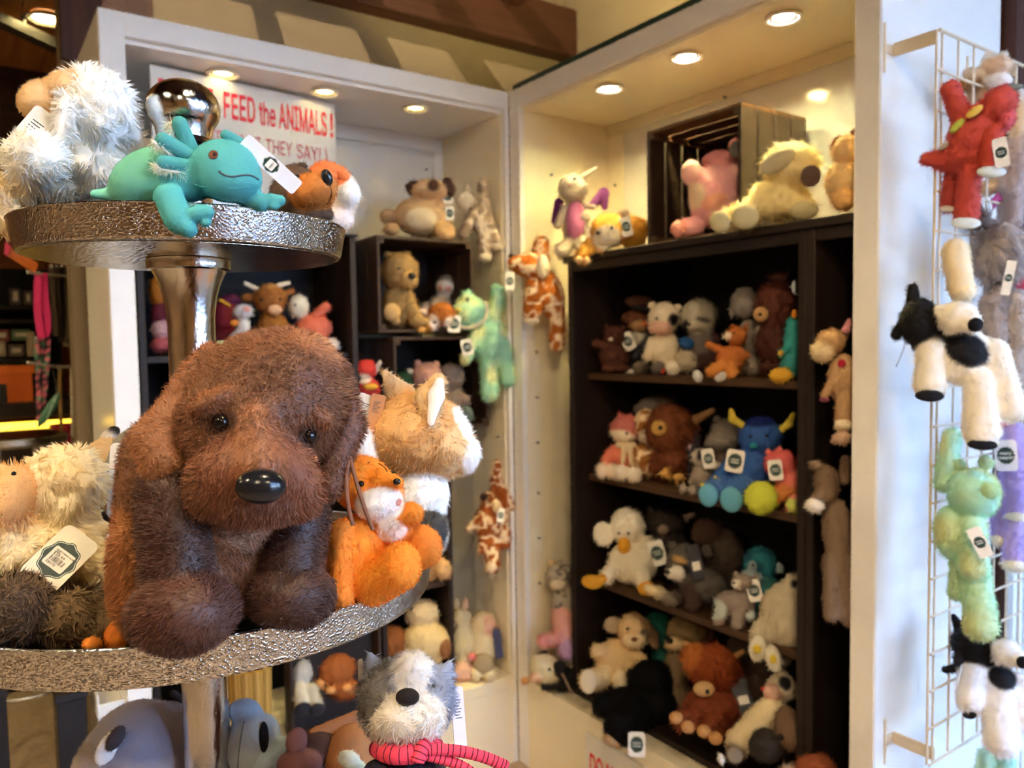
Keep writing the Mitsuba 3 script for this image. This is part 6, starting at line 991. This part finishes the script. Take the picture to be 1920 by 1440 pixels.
btoy('plush_dog', 'smaller-looking black and white plush dog hanging low under the green bear', 1850, 1260, gt(1850, 1260), [
    E(1825, 1208, 46, 40, '060609', 8, 40), E(1835, 1236, 36, 20, '060609', 8, 30), E(1886, 1226, 30, 29, 'dcd9d6', 30, 28, 20), C(1886, 1226, 22, 1908, 1236, 18, 'dcd9d6', 36, 46), E(1860, 1211, 16, 13, 'e0ddd8', 34, 16), E(1872, 1288, 44, 42, 'dcdada', 0, 38), C(1824, 1262, 27, 1820, 1312, 29, 'dcdada', 18, 24), C(1872, 1320, 30, 1877, 1386, 34, 'dcdada', 12, 20), C(1905, 1280, 24, 1914, 1350, 24, 'd9d5d0', -4, 0), P(1880, 1270, 28, 24, '060609', 30, 60, 15), P(1822, 1204, 50, 46, '060609', 8, 60)], [
    soft('ear', C(1800, 1178, 14, 1788, 1156, 8, '060609', 6, 6, 0.6), n=18), soft('ear', C(1868, 1182, 12, 1872, 1166, 7, '060609', 2, 2, 0.6), n=18), soft('ear', C(1806, 1215, 15, 1796, 1240, 11, '15161c', 26, 28, 0.6), n=20), soft('tail', C(1795, 1252, 11, 1772, 1256, 9, '060609', -6), n=16), nose(1917, 1242, 10, 11, '0b0b0d', 0.3, bsdf='velour'), pad(1818, 1340, 16, 5, '15151a', 0.2, rd=8), line('tag_string', [(1804, 1246), (1800, 1262), (1794, 1284)], 1.4, 'cfcfd2', d=[44, 50, 52])], n=84, fur=GF)
btoy('plush_bear', 'mint plush bear legs at the bottom of the gridwall under the lower dog', 1862, 1440, gt(1862, 1440), [C(1850, 1420, 20, 1846, 1500, 22, 'a9cfb4', 0), C(1885, 1420, 20, 1890, 1500, 22, '9fd0c0', 0), E(1910, 1320, 14, 24, '8fb8a4', -14, 12)], [], fur=GF)
btoy('plush_unicorn', 'hot pink plush at the far right edge behind the grey lion', 1918, 560, gt(1918, 560, 0.05), [E(1922, 540, 18, 26, 'b8305c', 0, 18), E(1924, 628, 20, 34, 'c75a86', 0, 18)], [], fur=GF)
# ---------------------------------------------------------------- the shop beyond the left alcove
def px_box(x0, y0, x1, y1, t, th, b=0.002):
    """upright box seen at these pixels, its front at distance t, turned like the alcove front"""
    y = at((x0+x1)/2, (y0+y1)/2, t)[1]; a, c = on(1, x0, y0, y), on(1, x1, y1, y)
    return box(a[0], c[0], y, y+th, c[2], a[2], b)
BLACK = hx('141316')
k = thing('sales_counter', 'dark sales counter with a glowing yellow strip under its top', 'counter')
yc = 3.95; c0, c1 = on(1, -60, 775, yc), on(1, 160, 775, yc)
add('body', box(-0.9, 0.42, yc+0.04, yc+0.6, 0.0, 1.02), 'paint', k, hx('1d1815'), False)
zc0 = on(1, 80, 755, yc)[2]
add('counter_top', box(-0.95, 0.45, yc, yc+0.62, zc0-0.06, zc0), 'dark_wood_x', k, None, False)
za_, zb_ = on(1, 80, 790, yc)[2], on(1, 80, 804, yc)[2]
add('light_strip', box(-0.9, 0.43, yc+0.015, yc+0.04, zb_, za_, 0.001), 'lamp_bsdf', k, None, False, emit=(0.75, 0.42, 0.02))
add('kick_panel', box(-0.9, 0.42, yc+0.03, yc+0.04, 0.05, zb_-0.01, 0), 'paint', k, hx('2a201a'), False)
k = thing('storage_box', 'bright orange box standing on the counter', 'box')
add('carton', px_box(-40, 690, 64, 768, 3.44, 0.2), 'card', k, hx('d8641a'), False); add('lid', px_box(-42, 688, 66, 700, 3.435, 0.21), 'card', k, hx('e06c1e'), False)
k = thing('monitor', 'black monitor standing in front of the orange box', 'monitor')
m0 = on(1, 4, 745, 3.2); add('screen', px_box(-50, 722, 14, 768, 3.40, 0.02), 'paint', k, BLACK, False); add('foot', px_box(-30, 768, -5, 775, 3.40, 0.02), 'paint', k, BLACK, False)
k = thing('stool', 'grey metal stool with a round top in front of the counter', 'stool')
sc_ = at(30, 815, 2.75); sr = 0.16
add('seat', lathe([[0, sc_[2]-0.035], [sr-0.01, sc_[2]-0.035], [sr, sc_[2]-0.025], [sr, sc_[2]-0.006], [sr-0.008, sc_[2]], [0, sc_[2]]], 48, (sc_[0], sc_[1], 0)), 'pole_metal', k, None, 40)
for i in range(4):
    a = i*math.pi/2+0.6; add('leg', tube([[sc_[0]+0.09*math.cos(a), sc_[1]+0.09*math.sin(a), sc_[2]-0.03], [sc_[0]+0.13*math.cos(a), sc_[1]+0.13*math.sin(a), sc_[2]*0.5], [sc_[0]+0.17*math.cos(a), sc_[1]+0.17*math.sin(a), 0.0]], 0.012, 10), 'pole_metal', k, None, 40)
add('foot_ring', tube([[sc_[0]+0.14*math.cos(a), sc_[1]+0.14*math.sin(a), 0.3] for a in np.linspace(0, 2*np.pi, 25)], 0.007, 8), 'pole_metal', k, None, 40)
k = thing('wall_shelf', 'dark wall shelf with small packages behind the counter', 'shelf')
ys = 4.3
for yy in (572, 598, 672): add('board', px_box(-60, yy, 70, yy+9, 4.1, 0.25), 'dark_wood_x', k, None, False)
add('back_panel', px_box(-80, 500, 120, 760, 4.38, 0.02, 0), 'inner_black', k, None, False)
for i, (x0, y0, x1, y1, c) in enumerate(((-20, 618, 18, 640, '8a3a2c'), (22, 618, 58, 638, '5f7a55'), (-10, 640, 12, 668, 'b09a7c'), (16, 646, 46, 668, '6a5a50'), (50, 622, 66, 668, 'c0a888'), (-12, 680, 16, 700, 'cbb98a'), (18, 540, 40, 572, '4d4541'), (44, 545, 62, 572, '5a4a40'))):
    kk = thing('package', ('reddish', 'green', 'beige', 'brown', 'cream', 'pale yellow', 'grey', 'dark brown')[i]+' package on the shelf behind the counter', 'package', 'packages on the wall shelf')
    add('carton', px_box(x0, y0, x1, y1, 4.12, 0.1), 'card', kk, hx(c), False); add('label', px_box(x0+6, y0+6, x1-6, y1-7, 4.116, 0.004, 0), 'card', kk, hx('d8ccb8'), False)
# gridwall with leashes
k = thing('wire_gridwall', 'white wire gridwall seen edge-on left of the alcove with leashes hung on it', 'gridwall')
gt_ = 2.95; ga, gb = at(146, 500, gt_), at(160, 500, gt_); dirg = np.array([gb[0]-ga[0], gb[1]-ga[1], 0])
for j, xx in enumerate((146, 160)):
    a = at(xx, 640, gt_); add('upright_wire', tube([[a[0], a[1], 0.25], [a[0], a[1], 1.2], [a[0], a[1], 2.2]], 0.006, 8), 'paint', k, hx('d8d0c4'), 40)
for z in np.arange(0.3, 2.2, 0.11):
    a, b = at(146, 640, gt_), at(160, 640, gt_); add('cross_wire', tube([[a[0], a[1], z], [(a[0]+b[0])/2, (a[1]+b[1])/2, z], [b[0], b[1], z]], 0.004, 8), 'paint', k, hx('d8d0c4'), 40)
for i, yy in enumerate((518, 688)):
    kk = thing('display_hook', ('upper white wire hook carrying the pink leash', 'lower white wire hook on the gridwall')[i], 'hook')
    add('prong', tube([at(148, yy+2, 2.95), at(132, yy, 2.85), at(90, yy-2, 2.70), at(52, yy-8, 2.60)], 0.005, 8), 'paint', kk, hx('d8d0c4'), 40)
    add('drop', tube([at(134, yy, 2.86), at(135, yy+60, 2.87), at(136, yy+160, 2.88)], 0.004, 8), 'paint', kk, hx('cfc7bb'), 40)
def strap(name, label, pts, t, w, col, cat='leash', group=None, bs='velour'):
    kk = thing(name, label, cat, group)
    for i, q in enumerate(pts):
        P0 = spline(np.array([at(x, y, t+0.01*i) for x, y in q]), 8); n = len(P0); s = w*t/FPX
        V = np.vstack([P0+RIGHT*s, P0-RIGHT*s, P0+RIGHT*s+FWD*0.003, P0-RIGHT*s+FWD*0.003]); F = []
        for j in range(n-1):
            for a, b in ((0, 1), (1, 3), (3, 2), (2, 0)): F += [[a*n+j, b*n+j, b*n+j+1], [a*n+j, b*n+j+1, a*n+j+1]]
        V, F = np.array(V), np.array(F); N, _ = vnormals(V, F); c = np.broadcast_to(hx(col), (len(V), 3)) if isinstance(col, str) else col(V)
        k2 = key(f'{kk}__strap'); scene[k2] = {'type': 'ply', 'filename': meshkit.write_ply((V, F), False, None, c), 'face_normals': True, 'bsdf': {'type': 'ref', 'id': bs}}
    add('clip', trimesh.creation.icosphere(2, 0.008).apply_translation(at(*pts[0][0], t)), 'pole_metal', kk, None, True)
    return kk
strap('leash', 'bright pink folded leash on the upper wire hook', [[(72, 512), (70, 560), (72, 600), (78, 634)], [(82, 512), (84, 560), (88, 600), (84, 632)], [(76, 514), (78, 540), (76, 560), (74, 590)]], 2.66, 7, 'd63a78')
def floral(V):
    a = meshkit.noise(V/0.014, 2)[:, None]; b = meshkit.noise(V/0.012+9, 4)[:, None]; c = hx('2f2a30')*np.ones((len(V), 1)); c = np.where(a > 0.58, hx('4e8a72'), c); return np.where(b > 0.6, hx('d06a80'), c)
strap('leash', 'dark floral leash hanging below the pink one', [[(68, 634), (70, 680), (72, 740), (72, 790)], [(90, 634), (88, 680), (84, 730), (80, 762)], [(78, 634), (80, 690), (82, 720), (80, 740)]], 2.68, 4.5, floral)
for i, (x, c, w, e) in enumerate(((100, '4a3f36', 5, 630), (110, '2a2421', 5, 640), (120, '6a5a4a', 6, 650), (130, '3a322c', 5, 640))):
    strap('leash', ('grey-brown leash beside the pink one', 'near-black leash on the upper hook', 'khaki leash with a looped end', 'dark brown leash nearest the gridwall')[i], [[(x-3, 500), (x-2, 540), (x+2, 590), (x+4, e)], [(x+6, 500), (x+6, 545), (x+8, 590), (x+4, e)]], 2.76+0.03*i, w, c)
strap('leash', 'tan thin lead hanging to the lower right of the gridwall hooks', [[(112, 690), (112, 740), (114, 790), (116, 830)], [(134, 690), (134, 740), (136, 790), (138, 830)]], 2.9, 3, '8a6a3c')
kk = thing('flying_toy', 'green leaf-shaped pet toy hanging from the lower hook', 'pet toy')
frl = Frame(92, 768, 2.6); put(key(f'{kk}__blade'), frl, soft_mesh(frl, [E(92, 768, 10, 40, '3f7a58', 0, 3, 28)], 3, 30), 'paint'); put(key(f'{kk}__rim'), frl, soft_mesh(frl, [C(82, 800, 2, 108, 738, 2, '9fb8a8', 4)], 2, 24), 'paint')
add('cord', tube([at(107, 742, 2.6), at(104, 716, 2.66), at(98, 690, 2.72)], 0.0015, 6), 'paint', kk, hx('3a3a3a'))
kk = thing('waste_bin', 'tall dark red bin standing behind the stool', 'bin'); tb = at(126, 798, 3.15)
add('drum', lathe([[0, 0.001], [0.055, 0.001], [0.06, tb[2]], [0.056, tb[2]], [0.052, 0.01], [0, 0.01]], 32, (tb[0], tb[1], 0)), 'paint', kk, hx('8a1624'), 40); add('rim', lathe([[0.057, tb[2]-0.004], [0.063, tb[2]-0.004], [0.063, tb[2]+0.006], [0.057, tb[2]+0.006], [0.057, tb[2]-0.004]], 32, (tb[0], tb[1], 0)), 'paint', kk, hx('a01c2c'), 40)
kk = thing('paper_bag', 'folded orange paper bag peeking out left of the top tray', 'bag')
A_, B_, C_, D_ = at(12, 456, 2.58), at(72, 494, 2.63), at(66, 513, 2.63), at(10, 478, 2.58)
def quad(a, b, c, d, th=0.002):
    n = np.cross(b-a, d-a); n /= np.linalg.norm(n); V = np.array([a, b, c, d, a+n*th, b+n*th, c+n*th, d+n*th]); return trimesh.Trimesh(V).convex_hull
add('sheet', quad(A_, B_, C_, D_), 'card', kk, hx('d8701c'), False); add('fold', quad(at(10, 452, 2.57), at(20, 462, 2.57), at(14, 480, 2.57), at(8, 476, 2.57)), 'card', kk, hx('d63a6a'), False)
# ceiling rail and dark furniture near the floor
kk = thing('ceiling_rail', 'grey metal lighting rail under the plank ceiling', 'light rail')
ra, rb = on(2, -30, 22, 2.70), on(2, 112, 88, 2.70); dd = (rb-ra)/np.linalg.norm(rb-ra); pp = np.array([-dd[1], dd[0], 0])
add('channel', obox((ra+rb)/2, [dd, pp, [0, 0, 1.0]], [np.linalg.norm(rb-ra)/2, 0.022, 0.018], 0.002), 'paint', kk, hx('3c3a39'), False)
add('lip', obox((ra+rb)/2-np.array([0, 0, 0.02]), [dd, pp, [0, 0, 1.0]], [np.linalg.norm(rb-ra)/2, 0.028, 0.003], 0.001), 'paint', kk, hx('4a4846'), False)
add('hanger', tube([ra*0.5+rb*0.5, ra*0.5+rb*0.5+[0, 0, 0.03], ra*0.5+rb*0.5+[0, 0, 0.06]], 0.008, 8), 'paint', kk, hx('8d8a86'))
for i, (x0, x1, t) in enumerate(((-40, 20, 1.9), (112, 172, 2.0))):
    kk = thing('display_pedestal', ('black display pedestal at the bottom left picture edge', 'black display pedestal under the metal stand left of the lilac hippo')[i], 'pedestal')
    a, b = at(x0, 1440, t), at(x1, 1440, t); y = a[1]; zt_ = on(1, x1, 1290, y)[2]
    add('column', box(a[0], b[0], y, y+0.12, 0.02, zt_-0.02), 'paint', kk, hx('111014'), False); add('top', box(a[0]-0.004, b[0]+0.004, y-0.004, y+0.124, zt_-0.02, zt_), 'paint', kk, hx('1b1a1e'), False); add('foot', box(a[0]+0.004, b[0]-0.004, y+0.004, y+0.116, 0.0, 0.02), 'paint', kk, hx('0a0a0c'), False)
kk = thing('plastic_tray', 'white plastic tray edge showing left of the lilac hippo', 'tray')
a, b = at(182, 1340, 2.02), at(262, 1330, 2.02); y = a[1]
add('bottom', box(a[0], b[0], y, y+0.2, a[2]-0.01, a[2]), 'paint', kk, hx('d8d6d0'), False); add('front_rim', box(a[0], b[0], y-0.006, y, a[2]-0.01, a[2]+0.025), 'paint', kk, hx('d8d6d0'), False); add('side_rim', box(a[0], a[0]+0.006, y, y+0.2, a[2], a[2]+0.05), 'paint', kk, hx('d8d6d0'), False)
for xx in (a[0]+0.004, b[0]-0.012): add('leg', box(xx, xx+0.008, y+0.02, y+0.028, 0.0, a[2]-0.01), 'paint', kk, hx('d8d6d0'), False)
kk = thing('wicker_basket', 'tall straw basket of upright canes between the post and the alcove crate', 'basket')
bc = on(1, 470, 1300, 2.08); zb0, zb1 = 0.002, on(1, 475, 1268, 2.08)[2]
for i in range(34):
    a = i*2*np.pi/34; add('cane', tube([[bc[0]+0.038*math.cos(a), bc[1]+0.038*math.sin(a), zb0], [bc[0]+0.042*math.cos(a), bc[1]+0.042*math.sin(a), 0.5*zb1], [bc[0]+0.05*math.cos(a), bc[1]+0.05*math.sin(a), zb1+0.03]], 0.0062, 8), 'matte', kk, hx(('a5803f', '8f6c35', 'b08c4e')[i % 3]), 40)
for z, r in ((0.02, 0.043), (0.20, 0.045)):
    add('band', tube([[bc[0]+r*math.cos(a), bc[1]+r*math.sin(a), z] for a in np.linspace(0, 2*np.pi, 33)], 0.009, 8), 'matte', kk, hx('a87c3c'), 40)
add('base', lathe([[0, 0.001], [0.034, 0.001], [0.034, 0.012], [0, 0.012]], 24, (bc[0], bc[1], 0)), 'matte', kk, hx('a87c3c'), 30)
